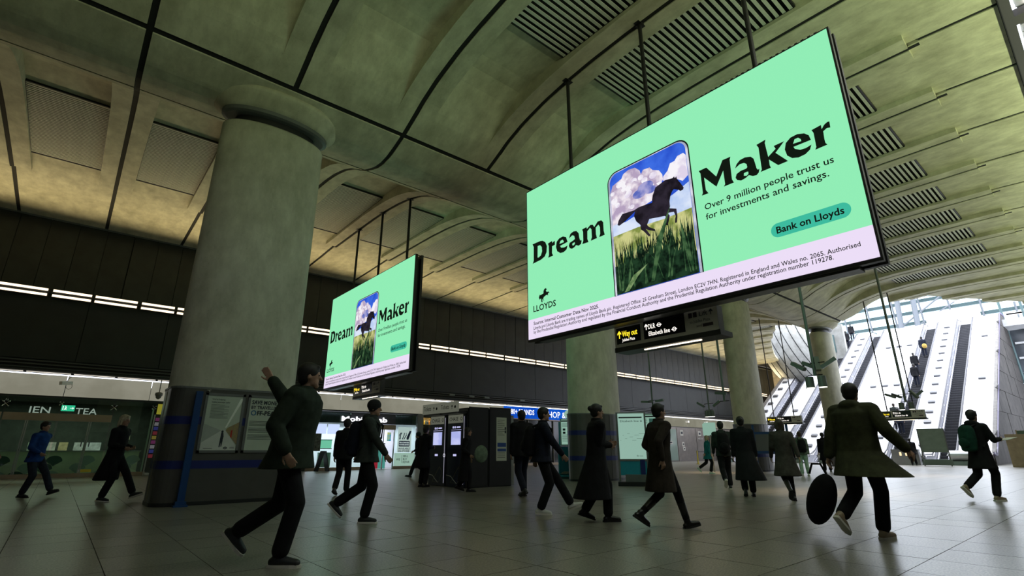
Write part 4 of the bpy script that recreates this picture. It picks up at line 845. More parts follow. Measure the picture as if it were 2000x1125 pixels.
part(ns, 'notice_lines', addg(*[KSD.rect(10.06, 1.90-.055*i, 10.34-(.08 if i % 3 == 1 else 0), 1.91-.055*i, .004) for i in range(9)], *[KSD.rect(10.06, .96-.05*i, 10.36, .97-.05*i, .004) for i in range(4)], KSD.rect(10.34, 1.62, 10.40, 1.70, .004), KSD.rect(10.34, 1.52, 10.40, 1.60, .004)), INK)
part(ns, 'notice_block', addg(KSD.rect(10.06, 1.12, 10.40, 1.24, .004), KSD.rect(10.06, .99, 10.40, 1.07, .004)), mat('notice blue', (.02, .06, .25), .4, var=0))
part(t, 'steel_edge', B(x1, x1+.10, ya-.02, ya+.06, 0.02, 2.06), STEEL)

# ================================================================ TEAL NEWSPAPER STAND WITH INFORMATION BOARD
def fr(cx, cy, az):   # frame: local a to viewer's right, facing direction az
    n = Vector((math.cos(R(az)), math.sin(R(az)), 0)); ux = Vector((0, 0, 1)).cross(n); return P((cx, cy, 0), ux)
def pbox(pl, a0, a1, b0, b1, d0, d1):
    g = G(); g.obox(pl.pt((a0+a1)/2, (b0+b1)/2, (d0+d1)/2), pl.ux, pl.uy, pl.n, (a1-a0)/2, (b1-b0)/2, abs(d1-d0)/2); return g.vf
def news_stand(cx, cy, az, label, board_label):
    t = thing('newspaper_stand', label, 'newspaper stand', (cx, cy, 0)); S = fr(cx, cy, az)
    part(t, 'base', pbox(S, -.56, .56, 0.0, .07, -.30, .34), mat('dark base', (.02, .05, .06), .5, var=0))
    part(t, 'tray', pbox(S, -.52, .52, .07, .13, -.26, .30), TEAL)
    part(t, 'rear_panel', pbox(S, -.46, .50, .13, 1.16, -.26, -.22), TEAL)
    for a in (-.48, -.03, .22): part(t, 'divider', pbox(S, a-.02, a+.02, .13, 1.16, -.24, .24), TEAL)
    sp = part(t, 'free_panel', pbox(S, .22, .50, .13, 1.18, -.22, .26), TEAL)
    part(sp, 'panel_print', addg(S.rect(.27, .98, .46, 1.10, .264), S.rect(.27, .62, .46, .68, .264), text(S, 'FREE', .27, .50, width=.19, size=.10, bold=.02, d=.266), text(S, 'FREE', .27, .38, width=.19, size=.10, bold=.02, d=.266), S.rect(.27, .30, .46, .35, .264), S.rect(.30, .22, .43, .27, .264)), INK)
    part(sp, 'panel_badge', addg(S.disc(.32, .84, .035, .264, 10), S.disc(.41, .84, .035, .264, 10)), WHITE)
    for a in (-.44, .42): part(t, 'board_post', pbox(S, a-.03, a+.03, .13, 2.10, -.22, -.14), TEAL)
    g = G()
    for i in range(7): g.obox(S.pt(-.25+.02*i, .17+.012*i, .02), S.ux+S.n*(.2*(i % 3-1)), S.n, S.uy, .19, .12, .006)
    part(t, 'newspapers', g.vf, mat('newsprint', (.5, .5, .42), .8, var=.3, scale=20), kind='stuff')
    g = G()
    for i in range(5): g.obox(S.pt(.10, .165+.012*i, 0), S.ux, S.n, S.uy, .10, .12, .005)
    part(t, 'newspapers', g.vf, mat('newsprint', (.5, .5, .42)), kind='stuff')
    bd = thing('information_board', board_label, 'information board', tuple(S.pt(-.06, 1.2, -.04)))
    part(bd, 'frame', pbox(S, -.40, .30, 1.20, 2.22, -.12, -.05), mat('pale green frame', (.36, .52, .46), .4, var=0))
    part(bd, 'sheet', S.rect(-.36, 1.24, .26, 2.18, -.045), emat('lit info sheet', (.30, .50, .40), .8))
    part(bd, 'print', addg(S.rect(-.36, 2.10, .26, 2.15, -.04), *[S.rect(-.33, 2.04-.035*i, -.08, 2.05-.035*i, -.04) for i in range(5)], *[S.rect(-.33, 1.60-.035*i, -.08, 1.61-.035*i, -.04) for i in range(8)], S.rect(-.30, 1.76, -.20, 1.84, -.04), S.rect(-.30, 1.64, -.20, 1.72, -.04), S.ring(.06, 1.285, .02, .007, -.04, 12), S.rect(.10, 1.28, .17, 1.287, -.04)), INK)
    part(bd, 'blue_blocks', addg(S.rect(-.02, 1.70, .22, 1.84, -.042), S.rect(-.02, 1.55, .22, 1.60, -.042)), mat('mid blue print', (.03, .15, .35), .5, var=0))
    part(bd, 'pale_blocks', addg(S.rect(-.02, 1.88, .22, 2.06, -.042), S.rect(-.02, 1.42, .22, 1.52, -.042)), mat('pale blue print', (.20, .45, .50), .5, var=0))
    return t, bd, S
t, bd, S = news_stand(15.2, 14.35, 223, 'teal free newspaper stand left of the second column', 'pale green information board with round i sign above the teal stand')
dk = part(bd, 'round_sign', addg(S.disc(-.06, 2.38, .17, -.05, 28), S.disc(-.06, 2.38, .17, -.08, 28)), emat('info disc', (.34, .55, .43), .8))
part(dk, 'letter', text(S, 'i', -.06, 2.29, width=.055, size=.19, bold=.03, d=-.04, align='C'), INK)
# rail map board near the second column, hiding a second stand
S = fr(13.35, 10.0, 217)
t = thing('map_board', 'tall pale rail map board on a stand behind the woman in the long black coat', 'map board', (13.35, 10.0, 0))
part(t, 'frame', pbox(S, -.46, .40, .70, 2.14, -.06, .0), STEEL)
for a in (-.46, .38): part(t, 'leg', pbox(S, a-.03, a+.03, .05, 2.14, -.08, -.0), STEEL)
part(t, 'sheet', S.rect(-.43, .76, .36, 2.10, .003), emat('lit map sheet', (.32, .52, .43), .85))
part(t, 'print', addg(S.rect(-.40, 1.96, .30, 2.00, .006), S.ring(.27, 1.87, .03, .010, .006, 12), text(S, 'Elizabeth line', -.36, 1.845, width=.56, size=.06, d=.006), *[S.rect(-.38+.07*i, 1.3+.05*((i*3) % 5), -.36+.09*i, 1.305+.05*((i*3) % 5), .006) for i in range(9)], S.ring(.10, .85, .025, .008, .006, 12), S.rect(.15, .845, .26, .853, .006)), INK)
part(t, 'lower_panel', pbox(S, -.43, .36, .30, .70, -.05, -.02), TEAL); part(t, 'blue_panel', S.rect(.16, .30, .30, .74, .002), BLUE)
part(t, 'grey_panel', pbox(S, -.30, .42, .12, .32, -.10, .08), GREYM); part(t, 'foot', pbox(S, -.52, .50, .0, .12, -.22, .22), BLACK)
news_stand(15.35, 10.75, 217, 'teal free newspaper stand half hidden behind the rail map board', 'small information board over the half hidden teal stand')
# blue board frame beside third column
t = thing('notice_rack', 'blue two-legged notice frame by the base of the third column', 'notice frame', (26.4, 11.6, 0)); S = fr(26.4, 11.6, 210)
for a in (-.75, .75): part(t, 'leg', pbox(S, a-.05, a+.05, 0, 2.2, -.05, .05), BLUEP)
for b in (.85, 1.75): part(t, 'rail', pbox(S, -.75, .75, b, b+.12, -.03, .03), BLUEP)
part(t, 'panel', pbox(S, -.70, .70, .97, 1.75, -.02, .02), mat('grey panel', (.10, .105, .11), .5, var=0))
for i, (x, y) in enumerate(((24.9, 13.9), (26.0, 14.6))):
    t = thing('notice_stand', f'small pale green lit notice on a pole beyond the black coats, {"left" if i == 0 else "right"} of two', 'notice stand', (x, y, 0)); S = fr(x, y, 215)
    part(t, 'panel', S.rect(-.28, 1.75, .28, 2.35, .02, .03), emat('lit info sheet', (.30, .50, .40), .8)); part(t, 'pole', pbox(S, -.03, .03, 0, 1.75, -.03, .0), GREYM)
# ================================================================ ESCALATOR BANK IN THE DAYLIT BAY
TT = math.tan(R(30)); XB, XT = 49.4, 74.2; DZ = .62
def pz(x): return max(0.0, min((x-XB)*TT, (XT-XB)*TT))
ZT = pz(XT)
DECK = mat('pale steel decking', (.78, .78, .80), .38, 0.0, var=.04, scale=.7)
BAL = mat('brushed balustrade panel', (.55, .55, .60), .35, .3, var=.08, scale=.8)
STEP = mat('ribbed escalator step', (.09, .09, .10), .5, .3, var=.1, scale=12)
RAILM = mat('black handrail', (.015, .012, .02), .4, var=0)
def prof(y0, y1, top, bot, x0=46.7, x1=77.0):
    """solid following the escalator pitch: top/bot are heights above it"""
    xs = [x0, x0+.15, x0+.45, 48.6, 49.2, 50.0, XT-.3, XT+.4, x1]
    def zt(x): return max(pz(x)+top, top) if x > 49 else top
    v = []; n = len(xs)
    for i, x in enumerate(xs):
        a = (.25, .10, 0)[i] if i < 3 else 0
        for y in (y0, y1): v += [(x, y, max(zt(x)-a, 0)), (x, y, max(min(zt(x)+bot-top+a, pz(x)+bot), 0.0) if bot < 0 or x > 49.4 else max(bot, 0)+a)]
    f_ = []
    for i in range(n-1):
        a, b = i*4, (i+1)*4
        f_ += [(a, a+2, b+2, b), (a+1, b+1, b+3, a+3), (a, b, b+1, a+1), (a+2, a+3, b+3, b+2)]
    f_ += [(0, 1, 3, 2), ((n-1)*4, (n-1)*4+2, (n-1)*4+3, (n-1)*4+1)]
    return v, f_
step_me = None
EY = [9.42, 12.45, 17.70, 20.62, 23.60]
en = ['rightmost of the five, empty', 'second from the right, carrying riders in dark coats', 'middle one of the five, empty', 'second from the left, with three people near its top', 'leftmost of the five']
for k, yc in enumerate(EY):
    t = thing('escalator', f'escalator rising into daylight, {en[k]}', 'escalator', (46.8, yc, 0), 'bank of five escalators')
    x = XB; i = 0
    while x < XT-.2:
        if step_me is None:
            g = G().box(0, .41, -.45, .45, -.32, -.06).box(-.01, .41, -.45, .45, -.06, 0.0); 
            for q in range(9): g.box(-.006, 0, -.43+.1*q, -.37+.1*q, -.26, -.07)
            step_me = bpy.data.meshes.new('step'); step_me.from_pydata(g.v, [], g.f); step_me.materials.append(STEP); step_me.materials.append(mat('step riser', (.03, .03, .035), .6, var=0)); [setattr(pp, 'material_index', 1) for pp in step_me.polygons if abs(pp.normal.x) > .9 and pp.center.z < -.05]
        o = link('step', step_me); o.parent = t; o.location = (x-46.8, 0, pz(x)+.10); ORG[o.name] = ORG[t.name]
        x += .40; i += 1
    part(t, 'comb_plate', G().box(47.2, XB, yc-.5, yc+.5, .0, .04).vf, STEEL)
    part(t, 'truss', prof(yc-.66, yc+.66, -.35, -1.0), BLACK)
    for s_ in (-1, 1):
        ya, yb_ = (yc+s_*.47, yc+s_*.53)
        part(t, 'skirt', prof(min(ya, yb_), max(ya, yb_), .14, -.2, 47.0), emat('lit skirt line', (.75, .74, .95), 1.0) if False else BAL)
        part(t, 'balustrade', prof(min(yc+s_*.60, yc+s_*.67), max(yc+s_*.60, yc+s_*.67), .60, .0, 46.8), BAL)
        pts = [(46.75, yc+s_*.64, .45), (46.70, yc+s_*.64, .60), (46.9, yc+s_*.64, .70), (48.8, yc+s_*.64, .70), (50.0, yc+s_*.64, pz(50)+.70), (XT-.2, yc+s_*.64, pz(XT-.2)+.70), (XT+1.8, yc+s_*.64, ZT+.7), (XT+1.9, yc+s_*.64, ZT+.4)]
        part(t, 'handrail', G().tube(pts, .045, 8).vf, RAILM)
        g = G()
        for q in range(14): xx = 51.5+1.7*q; g.obox((xx, yc+s_*.595, pz(xx)+.46), (1, 0, 0), (0, 1, 0), (0, 0, 1), .05, .01, .05)
        part(t, 'balustrade_lamp', g.vf, emat('small balustrade lamp', (1, 1, 1), 1.5), kind='stuff')
    part(t, 'head_panel', B(XT+.2, XT+.6, yc-.5, yc+.5, ZT-.05, ZT+.02), STEEL)
FIN = mat('dark deck stop', (.10, .10, .11), .5, var=0)
decks = [(6.85, 8.70, 7.62, 8.6, 51.7, 'right outer deck beside the stone flank wall'), (10.14, 11.73, 10.85, 1.55, 50.6, 'deck between the two right-hand escalators, with close dark stops'), (13.17, 16.98, 0, 8.6, 51.7, 'widest bare white deck in the middle of the bank'), (18.42, 19.90, 19.0, 1.55, 50.6, 'deck left of the middle escalator, with close dark stops'), (21.34, 22.88, 22.0, 4.6, 52.0, 'deck between the two left-hand escalators'), (24.3, 25.6, 25.1, 1.55, 50.6, 'left outer deck running up beside the stone wall')]
for a, b, fy, st, xs, lb in decks:
    t = thing('escalator_deck', 'white '+lb, 'escalator deck', (46.9, (a+b)/2, 0), 'white sloping decks')
    part(t, 'deck', prof(a, b, DZ, DZ-.9, 46.9), DECK)
    part(t, 'rounded_end', G().loft([((46.95, (a+b)/2, .60), (0, 0, 1), .34, (1, 0, 0), .02)]+[((46.9-.28*math.sin(R(q)), (a+b)/2, .60), (0, 0, 1), .36*math.cos(R(q))+.02, (1, 0, 0), .001) for q in ()]+[((46.94, (a+b)/2, .60), (0, 0, 1), .30, (1, 0, 0), .01)], 4).tube([(46.9, a, .62), (46.9, b, .62)], .34, 16).vf, STEEL)
    part(t, 'toe', B(46.6, 47.4, a, b, 0, .26), mat('green-grey toe plate', (.18, .24, .20), .4, .2, var=0))
    fys = [fy] if fy else [13.85, 14.8, 15.8]
    xx = xs
    while xx < 73.8:
        for q in fys:
            g = G(); g.obox((xx, q, pz(xx)+DZ+.07), (math.cos(R(30)), 0, .5), (0, 1, 0), (-.5, 0, math.cos(R(30))), .16, .24, .09); part(t, 'deck_stop', g.vf, FIN)
        xx += st
    n_s = 0
for a in (6.85, 25.6):   # flank walls of the escalator box
    y0, y1 = (a-.30, a) if a < 10 else (a, a+.3)
    t = struct_root('wall_flank' if a < 10 else 'wall_flank_left')
    part(t, 'core', prof(y0+.04, y1-.02 if a < 10 else y1, DZ+.12, -30, 47.6, 77), mat('stone core', (.16, .145, .13), .7, var=.15))
    if a < 10:
        SM = mat('rough grey stone panel', (.065, .058, .052), .75, var=.22, scale=1.3, bump=.6)
        for i in range(13):
            for j in range(8):
                xa, za = 48.2+2.2*i, .1+1.9*j; xb_, zb = xa+2.16, za+1.86
                top = lambda x: pz(x)+DZ+.05
                if top(xb_) < za+.3: continue
                v2 = [(xa, za), (xb_, za), (xb_, min(zb, top(xb_))), (xa, max(za+.02, min(zb, top(xa))))]
                d = random.uniform(0, .03)
                g = G(); g.add([(x, y0-d, z) for x, z in v2]+[(x, y0+.05, z) for x, z in v2], [(0, 1, 2, 3), (4, 7, 6, 5), (0, 4, 5, 1), (1, 5, 6, 2), (2, 6, 7, 3), (3, 7, 4, 0)]); part(t, 'stone_panel', g.vf, SM)
        part(t, 'dark_trim', prof(y0-.06, y0, DZ+.2, DZ+.0, 48.0, 77), mat('purple-grey trim', (.10, .08, .16), .5, var=0))
# upper landing and end glazing
land = struct_root('floor_upper')
part(land, 'slab', B(XT+.2, 92, 2, 31, ZT-.8, ZT-.06), mat('pale landing', (.6, .6, .6), .5, var=.05))
part(land, 'fascia', B(76.4, 76.8, 8.3, 13.2, ZT-.06, ZT+2.3), DECK); part(land, 'fascia', B(76.4, 76.8, 13.4, 17.6, ZT-.06, ZT+1.0), DECK)
part(land, 'glass_screen', B(76.5, 76.54, 17.8, 24, ZT, ZT+1.1), GLASS)
TG = mat('teal grey glazing bar', (.07, .12, .12), .4, .2, var=0); WG = mat('pale steel tube', (.22, .24, .26), .4, .2, var=0)
TGL = glassmat('tinted canopy glass', (.86, .95, .95))
cn = struct_root('window_1', 'glazed end wall and canopy steel above the escalators')
del cn['category']; del cn['label']
for z in (16.2, 17.7, 19.2, 20.7, 22.4): part(cn, 'transom', B(88, 88.35, 3, 31, z, z+.42), TG)
for i in range(10): part(cn, 'mullion', G().tube([(87.7, 3+3.1*i, 14), (87.7, 3+3.1*i, 17.5), (86.5, 3+3.1*i, 24)], .11, 8).vf, WG)
for i in range(9):
    for j in range(4): part(cn, 'pane', B(88.4, 88.42, 3.1+3.1*i, 6.0+3.1*i, 14.2+2.3*j, 16.4+2.3*j), TGL)
for y in (15.6, 17.4): part(cn, 'canopy_column', G().tube([(84, y, ZT), (84, y-.5, 26)], .32, 12).vf, WG)
part(cn, 'canopy_brace', G().tube([(84, 17.2, ZT+2.6), (84, 12.2, ZT+6.0)], .10, 8).tube([(84, 15.2, ZT+2.6), (84, 11.2, ZT+4.8)], .08, 8).vf, WG)
for i in range(8):
    x = 50+5*i; part(cn, 'canopy_arch', G().tube([(x, 2+24*q/12, 15.5+ZT*.0+9.5*math.sin(math.pi*q/12)+(x-50)*.12) for q in range(13)], .14, 8).vf, WG)
# glazed side screen with white bars right of the flank wall
t = struct_root('window_2')
part(t, 'glass', B(77.6, 77.65, -8, 6.5, 0, 13.6), mat('dark grey glazing', (.10, .115, .13), .15, var=.2, scale=.3))
for i in range(10): part(t, 'white_bar', B(77.2, 77.5, -8, 6.3-.0*i, .6+1.62*i, .80+1.62*i), WHITE)
for y in (6.3, 4.6, 2.6, .4): part(t, 'mullion', G().tube([(77.3, y, 0), (77.3, y+.4, 18)], .13, 6).vf, TG)
part(t, 'upper_bar', G().box(77.2, 77.4, -8, 6.3, 15.2, 15.35).box(77.2, 77.4, -8, 6.3, 16.6, 16.75).vf, WHITE)
# smooth curved concrete hood with panel joints, left of the escalators
hood = struct_root('trim_3')
HC = concrete('pale hood concrete', (.30, .30, .28), (.25, .25, .235))
g = G(); cxh, cyh, czh = 66.0, 24.6, 12.2
g.ell((cxh, cyh, czh), 3.2, 3.3, 4.6, (1, 0, 0), (0, .92, -.39), (0, .39, .92), n=36, m=22, zlo=-.99); part(hood, 'shell', g.vf, HC, smooth=True)
for i in range(-3, 5):
    y = .75*i; rr = math.sqrt(max(0, 1-(y/3.3)**2))
    pts = []
    for q in range(0, 13):
        th = R(-75+150*q/12); lz, lx = 4.6*rr*math.sin(th), -3.2*rr*math.cos(th)
        pts.append((cxh+lx*1.004, cyh+y*.92+lz*.39*1.0, czh-y*.39+lz*.92*1.004))
    part(hood, 'shell_joint', G().tube(pts, .045, 5).vf, JOINT)
part(hood, 'hood_wall', B(69, 69.6, 20, 26.4, 8, 15.5), HC)
part(hood, 'hood_window', B(68.9, 69.0, 21.0, 23.5, 12.2, 14.3), TG)
# sign stands at the foot
S = fr(43.9, 8.75, 196)
t = thing('folding_sign', 'tilted grey-green notice board on a stand before the rightmost escalator', 'notice stand', (43.9, 8.75, 0))
part(t, 'board', pbox(S, -.80, .62, .85, 2.35, -.04, .0), mat('grey green board', (.20, .26, .20), .5, var=.06))
for a in (-.78, .60): part(t, 'leg', pbox(S, a-.03, a+.03, 0, 2.35, -.06, .01), GREYM)
part(t, 'shelf', pbox(S, -.80, .70, .05, .42, -.10, .12), mat('green-grey toe plate', (.18, .24, .20)))
t = thing('hoarding', 'green-sided plywood hoarding box at the foot of the stone flank wall', 'hoarding', (45.5, 4.2, 0))
part(t, 'side', B(44.2, 44.26, 2.6, 4.7, 0, 2.1), mat('green hoarding', (.10, .17, .11), .6, var=.08)); part(t, 'plywood', B(44.2, 46.4, 4.7, 4.76, 0, 2.15), mat('plywood', (.42, .33, .20), .6, var=.1))
part(t, 'plywood_face', B(44.16, 44.2, 4.4, 5.3, 0, 1.9), mat('plywood', (.42, .33, .20))); part(t, 'edge', B(44.1, 44.2, 2.9, 3.0, 0, 2.1), mat('warm lit edge', (.5, .3, .15), .5, var=0))
t = thing('machine_lights', 'steel console with three warm lamps at the foot of the escalators', 'console', (46.2, 10.9, 0))
part(t, 'body', B(45.9, 46.4, 10.2, 11.8, 0, 1.05), STEEL)
for i in range(3): part(t, 'lamp', B(45.88, 45.9, 10.5+.35*i, 10.62+.35*i, .62, .86), emat('warm console lamp', (1, .7, .4), 1.5))
# rooflight at the upper right: steel beam and bright louvred fittings
rl = struct_root('trim_4')
part(rl, 'steel_beam', B(-2, 56, -.43, -.25, 11.02, 11.35), mat('purple-grey painted steel', (.10, .09, .10), .45, .3, var=0))
part(rl, 'beam_lip', B(-2, 56, -.25, -.23, 11.0, 11.08), BLACK)
part(rl, 'roof_back', B(WX0, 58, -3.6, -.6, 12.6, 12.7), JOINT)
LF = emat('bright rooflight tube', (1, .96, .90), 5)
for i in range(12):
    x = 3.2+2.6*i
    t = thing('rooflight_fitting', f'bright louvred rooflight fitting, {nth(i)} from the camera beyond the steel beam', 'ceiling light', (x, -1.6, 11.1), 'bright fittings beyond the steel beam')
    part(t, 'tray', B(x, x+2.2, -2.4, -.50, 11.45, 11.5), WHITE)
    for q in range(6): part(t, 'louvre_blade', B(x+.1+.36*q, x+.14+.36*q, -2.4, -.50, 11.15, 11.42), STEEL)
    for q in (-.70, -1.2, -1.8): part(t, 'tube', G().tube([(x+.08, q, 11.36), (x+2.1, q, 11.36)], .035, 8).vf, LF)
    part(rl, 'cross_bar', B(x+2.2, x+2.6, -3.4, -.43, 11.1, 11.3), mat('purple-grey painted steel', (.10, .09, .10)))

for k in range(4):
    area('rooflight glow', (6+7.8*k, -1.5, 11.0), (0, .25, -1), 7, 1.4, 90, (.95, 1, .80), 150)
# ================================================================ PEOPLE
RM = []
SKIN = mat('skin', (.42, .25, .17), .55, var=.05); SKIN2 = mat('skin darker', (.22, .12, .08), .55, var=.05)
EYEM = mat('eye dark', (.02, .015, .01), .3, var=0); LIP = mat('lips', (.30, .12, .10), .5, var=0)
def cloth(name, col): return mat(name, col, .85, var=.18, scale=9, spec=.2, bump=.15)
CL = dict(black=cloth('black wool', (.010, .010, .012)), navy=cloth('dark navy cloth', (.012, .015, .028)), olive=cloth('olive parka cloth', (.050, .055, .028)), dkolive=cloth('dark green puffer cloth', (.022, .032, .022)),
  grey=cloth('dark grey cloth', (.035, .042, .038)), brown=cloth('dark brown coat cloth', (.038, .030, .024)), greybrown=cloth('grey brown tweed', (.060, .052, .044)), teal=cloth('teal coat cloth', (.01, .16, .17)), blue=cloth('blue jacket cloth', (.01, .05, .20)),
  mint=cloth('pale mint trousers cloth', (.42, .60, .46)), sage=cloth('sage jacket cloth', (.14, .20, .14)), dgreen=cloth('dark green rucksack', (.01, .05, .035)), white=cloth('white cloth', (.6, .6, .6)), jean=cloth('dark denim', (.02, .025, .04)))
HAIRM = dict(dark=mat('dark hair', (.012, .010, .009), .6, var=.3, scale=40), brown=mat('brown hair', (.05, .03, .018), .6, var=.3, scale=40), blond=mat('pale blond hair', (.48, .42, .28), .6, var=.2, scale=40), beanie=mat('black knitted hat', (.012, .012, .014), .9, var=.2, scale=60))
SHOEM = dict(dark=mat('dark shoe', (.02, .022, .026), .5, var=0), white=mat('white shoe', (.62, .62, .58), .5, var=0), boot=mat('black boot leather', (.010, .009, .009), .35, var=0), tan=mat('pale tan shoe', (.34, .26, .18), .5, var=0))
SOLE = dict(white=mat('white sole', (.75, .72, .66), .6, var=0), black=mat('black sole', (.01, .01, .01), .7, var=0), mint=mat('mint sole', (.4, .7, .55), .6, var=0))
def remesh(o, vox):
    m = o.modifiers.new('r', 'REMESH'); m.mode = 'VOXEL'; m.voxel_size = vox; m.use_smooth_shade = True
    s_ = o.modifiers.new('s', 'SMOOTH'); s_.factor = .6; s_.iterations = 3; RM.append(o)
def ik(a, b, l1, l2, bend):
    a, b, bend = Vector(a), Vector(b), Vector(bend); d = b-a; L = d.length; mx = (l1+l2)*.998
    if L > mx: b = a+d*(mx/L); d = b-a; L = mx
    x = (L*L+l1*l1-l2*l2)/(2*L); h = math.sqrt(max(l1*l1-x*x, 0)); t = d/L; n = bend-t*bend.dot(t); n.normalize()
    return a+t*x+n*h, b
STANCE = dict(   # foot: x, y, lift, pitch (deg, + toe up)
  trail=((-.44, .08, .10, -44), (.04, -.08, 0, 0)), swing=((.50, .08, .07, 18), (-.04, -.08, 0, -4)), stride=((-.34, .08, .06, -32), (.32, -.08, 0, 10)),
  stand=((0.02, .11, 0, 0), (-.02, -.11, 0, 0)), shortstep=((-.20, .09, .03, -18), (.12, -.09, 0, 0)))
def person(label, x, y, az, h, coat='black', hem=.62, flare=0.0, shift=(0, 0), trousers='black', shoe='dark', sole='black', hair='short', haircol='dark', stance='trail', hands=None, near=False, lean=.03, headturn=0, pack=None, bag=None, bulk=1.0, z0=0.0, skin=SKIN, plantfix=True, sleeve=None, hood=False, legs_bare=False, extra=None, boots=False, headtilt=0.0):
    s = h/1.78; (lf, rf) = STANCE[stance]
    th = R(az); fx = Vector((math.cos(th), math.sin(th), 0)); ly = Vector((-math.sin(th), math.cos(th), 0)); uz = Vector((0, 0, 1))
    org = Vector((x, y, z0))
    if plantfix: org -= fx*(rf[0]*s)
    T = lambda p: org+(fx*p[0]+ly*p[1]+uz*p[2])*s
    t = thing('person', label, 'person', (org.x, org.y, z0))
    vox = (.011 if near else .019)*s; n = 12 if near else 8
    ph = {'stand': .955, 'shortstep': .945, 'stride': .905, 'trail': .93, 'swing': .92}[stance]
    hipL, hipR = (0, .095, ph), (0, -.095, ph); ws = lambda z: lean*(z-ph)/.5
    ank = []
    for fx_, fy_, lift, pit in (lf, rf):
        c, s2 = math.cos(R(pit)), math.sin(R(pit)); ank.append(Vector((fx_, fy_, .085+lift+(0.10*abs(s2) if pit < 0 else 0))))
    kn = [ik(hp, a, .44, .44, (1, 0, .05))[0] for hp, a in zip((hipL, hipR), ank)]
    sh = [(ws(1.42), sgn*.185*min(bulk, 1.1), 1.42) for sgn in (1, -1)]
    if hands is None: hands = {'trail': ((.20, .24, .92), (-.22, -.25, .90)), 'swing': ((-.16, .25, .88), (.20, -.24, .92)), 'stride': ((.22, .24, .95), (-.20, -.25, .90))}.get(stance, ((.06, .25, .84), (.06, -.25, .84)))
    el, wr = [], []
    for sp, hd, sgn in zip(sh, hands, (1, -1)):
        e, w_ = ik(sp, hd, .29, .26, (-1, sgn*.35, -.3)); el.append(e); wr.append(w_)
    hx, hz = ws(1.62)+.02, 1.635
    # ---- body: one continuous skin surface
    g = G(); C_ = lambda a, b, r0, r1, nn=n: g.cap(T(a), T(b), r0*s, r1*s, nn)
    E_ = lambda z, rx, ry, dx=0: (T((ws(z)+dx, 0, z)), fx, rx*s, ly, ry*s)
    g.loft([E_(ph-.10, .07, .10), E_(ph-.05, .11, .16), E_(ph+.05, .115, .165), E_(ph+.20, .10, .14), E_(1.28, .12, .16), E_(1.38, .115, .175), E_(1.45, .09, .14), E_(1.49, .06, .07)], 16)
    C_((ws(1.46), 0, 1.45), (hx-.01, 0, 1.56), .062, .052)
    for i in (0, 1):
        C_((hipL, hipR)[i], kn[i], .085, .056); C_(kn[i], ank[i], .055, .037)
        C_(sh[i], el[i], .050, .038); C_(el[i], wr[i], .038, .026)
        C_((ws(1.42), 0, 1.41), sh[i], .07, .055)
    ht = R(headturn); hf = (fx*math.cos(ht)+ly*math.sin(ht)); hl = (-fx*math.sin(ht)+ly*math.cos(ht)); hc = T((hx, 0, hz)); hu = (uz+hf*headtilt).normalized()
    H_ = lambda a, b, c: hc+(hf*a+hl*b+hu*c)*s
    g.ell(H_(-.008, 0, .02), .095*s, .076*s, .108*s, hf, hl, hu, 16, 12)
    g.ell(H_(.022, 0, -.045), .062*s, .056*s, .062*s, hf, hl, hu, 12, 8)
    g.cap(H_(.088, 0, .012), H_(.104, 0, -.022), .009*s, .014*s, 8)      # nose
    g.cap(H_(.072, 0, -.088), H_(.060, 0, -.095), .018*s, .02*s, 8)      # chin
    for sg in (1, -1):
        g.ell(H_(-.008, sg*.079, -.005), .018*s, .008*s, .030*s, hf, hl, hu, 8, 6)   # ear
        g.cap(H_(.076, sg*.018, .030), H_(.070, sg*.042, .030), .009*s, .007*s, 6)     # brow
    # hands: palm, four fingers, thumb
    for i, sg in ((0, 1), (1, -1)):
        fd = (wr[i]-el[i]).normalized(); sd = fd.cross(Vector((0, sg, 0))); sd = sd.normalized() if sd.length > .1 else Vector((1, 0, 0)); pn = sd.cross(fd).normalized()
        if pn.y*sg > 0: pn = -pn
        p0 = wr[i]; pc = p0+fd*.05
        for q in (-.024, 0, .024): C_(p0+fd*.01+sd*q*.5, p0+fd*.085+sd*q, .016, .013, 8)
        for q, L_ in ((-.032, .058), (-.011, .072), (.011, .078), (.032, .068)):
            k0 = p0+fd*.085+sd*q; op = (extra == 'open hand' and i == 0)
            k1 = k0+fd*(L_*.5)+(pn*(.004 if op else .018)); k2 = k1+fd*(L_*(.5 if op else .32))+pn*(.004 if op else .026)
            C_(k0, k1, .0095, .009, 6); C_(k1, k2, .009, .0075, 6)
        tb = p0+fd*.025+sd*(.034); t1 = tb+fd*.035+sd*.022+pn*.010; t2 = t1+fd*.030+sd*.006+pn*.014; C_(tb, t1, .012, .011, 6); C_(t1, t2, .011, .009, 6)
    b = part(t, 'body', g.vf, skin); remesh(b, (.0085 if near else .015)*s)
    for sg in (1, -1): part(t, 'eye', G().ell(H_(.081, sg*.030, .014), .008*s, .012*s, .007*s, hf, hl, hu, 8, 6).vf, EYEM)
    part(t, 'mouth', G().ell(H_(.080, 0, -.055), .008*s, .022*s, .006*s, hf, hl, hu, 10, 6).vf, LIP)
    # ---- hair
    g = G(); hm = HAIRM[haircol]
    if hair == 'hat' or haircol == 'beanie':
        g.ell(H_(-.015, 0, .055), .112*s, .096*s, .098*s, hf, hl, hu, 18, 10, zlo=-.35); g.cap(H_(-.015, 0, .03), H_(-.015, 0, .035), .098*s, .098*s, 14)
    else:
        g.ell(H_(-.022, 0, .042), .106*s, .090*s, .102*s, hf, hl, hu, 18, 12, zlo=-.5); g.ell(H_(-.045, 0, -.010), .072*s, .080*s, .075*s, hf, hl, hu, 14, 8)
        g.cap(H_(.062, -.03, .095), H_(.062, .03, .095), .022*s, .022*s, 8)
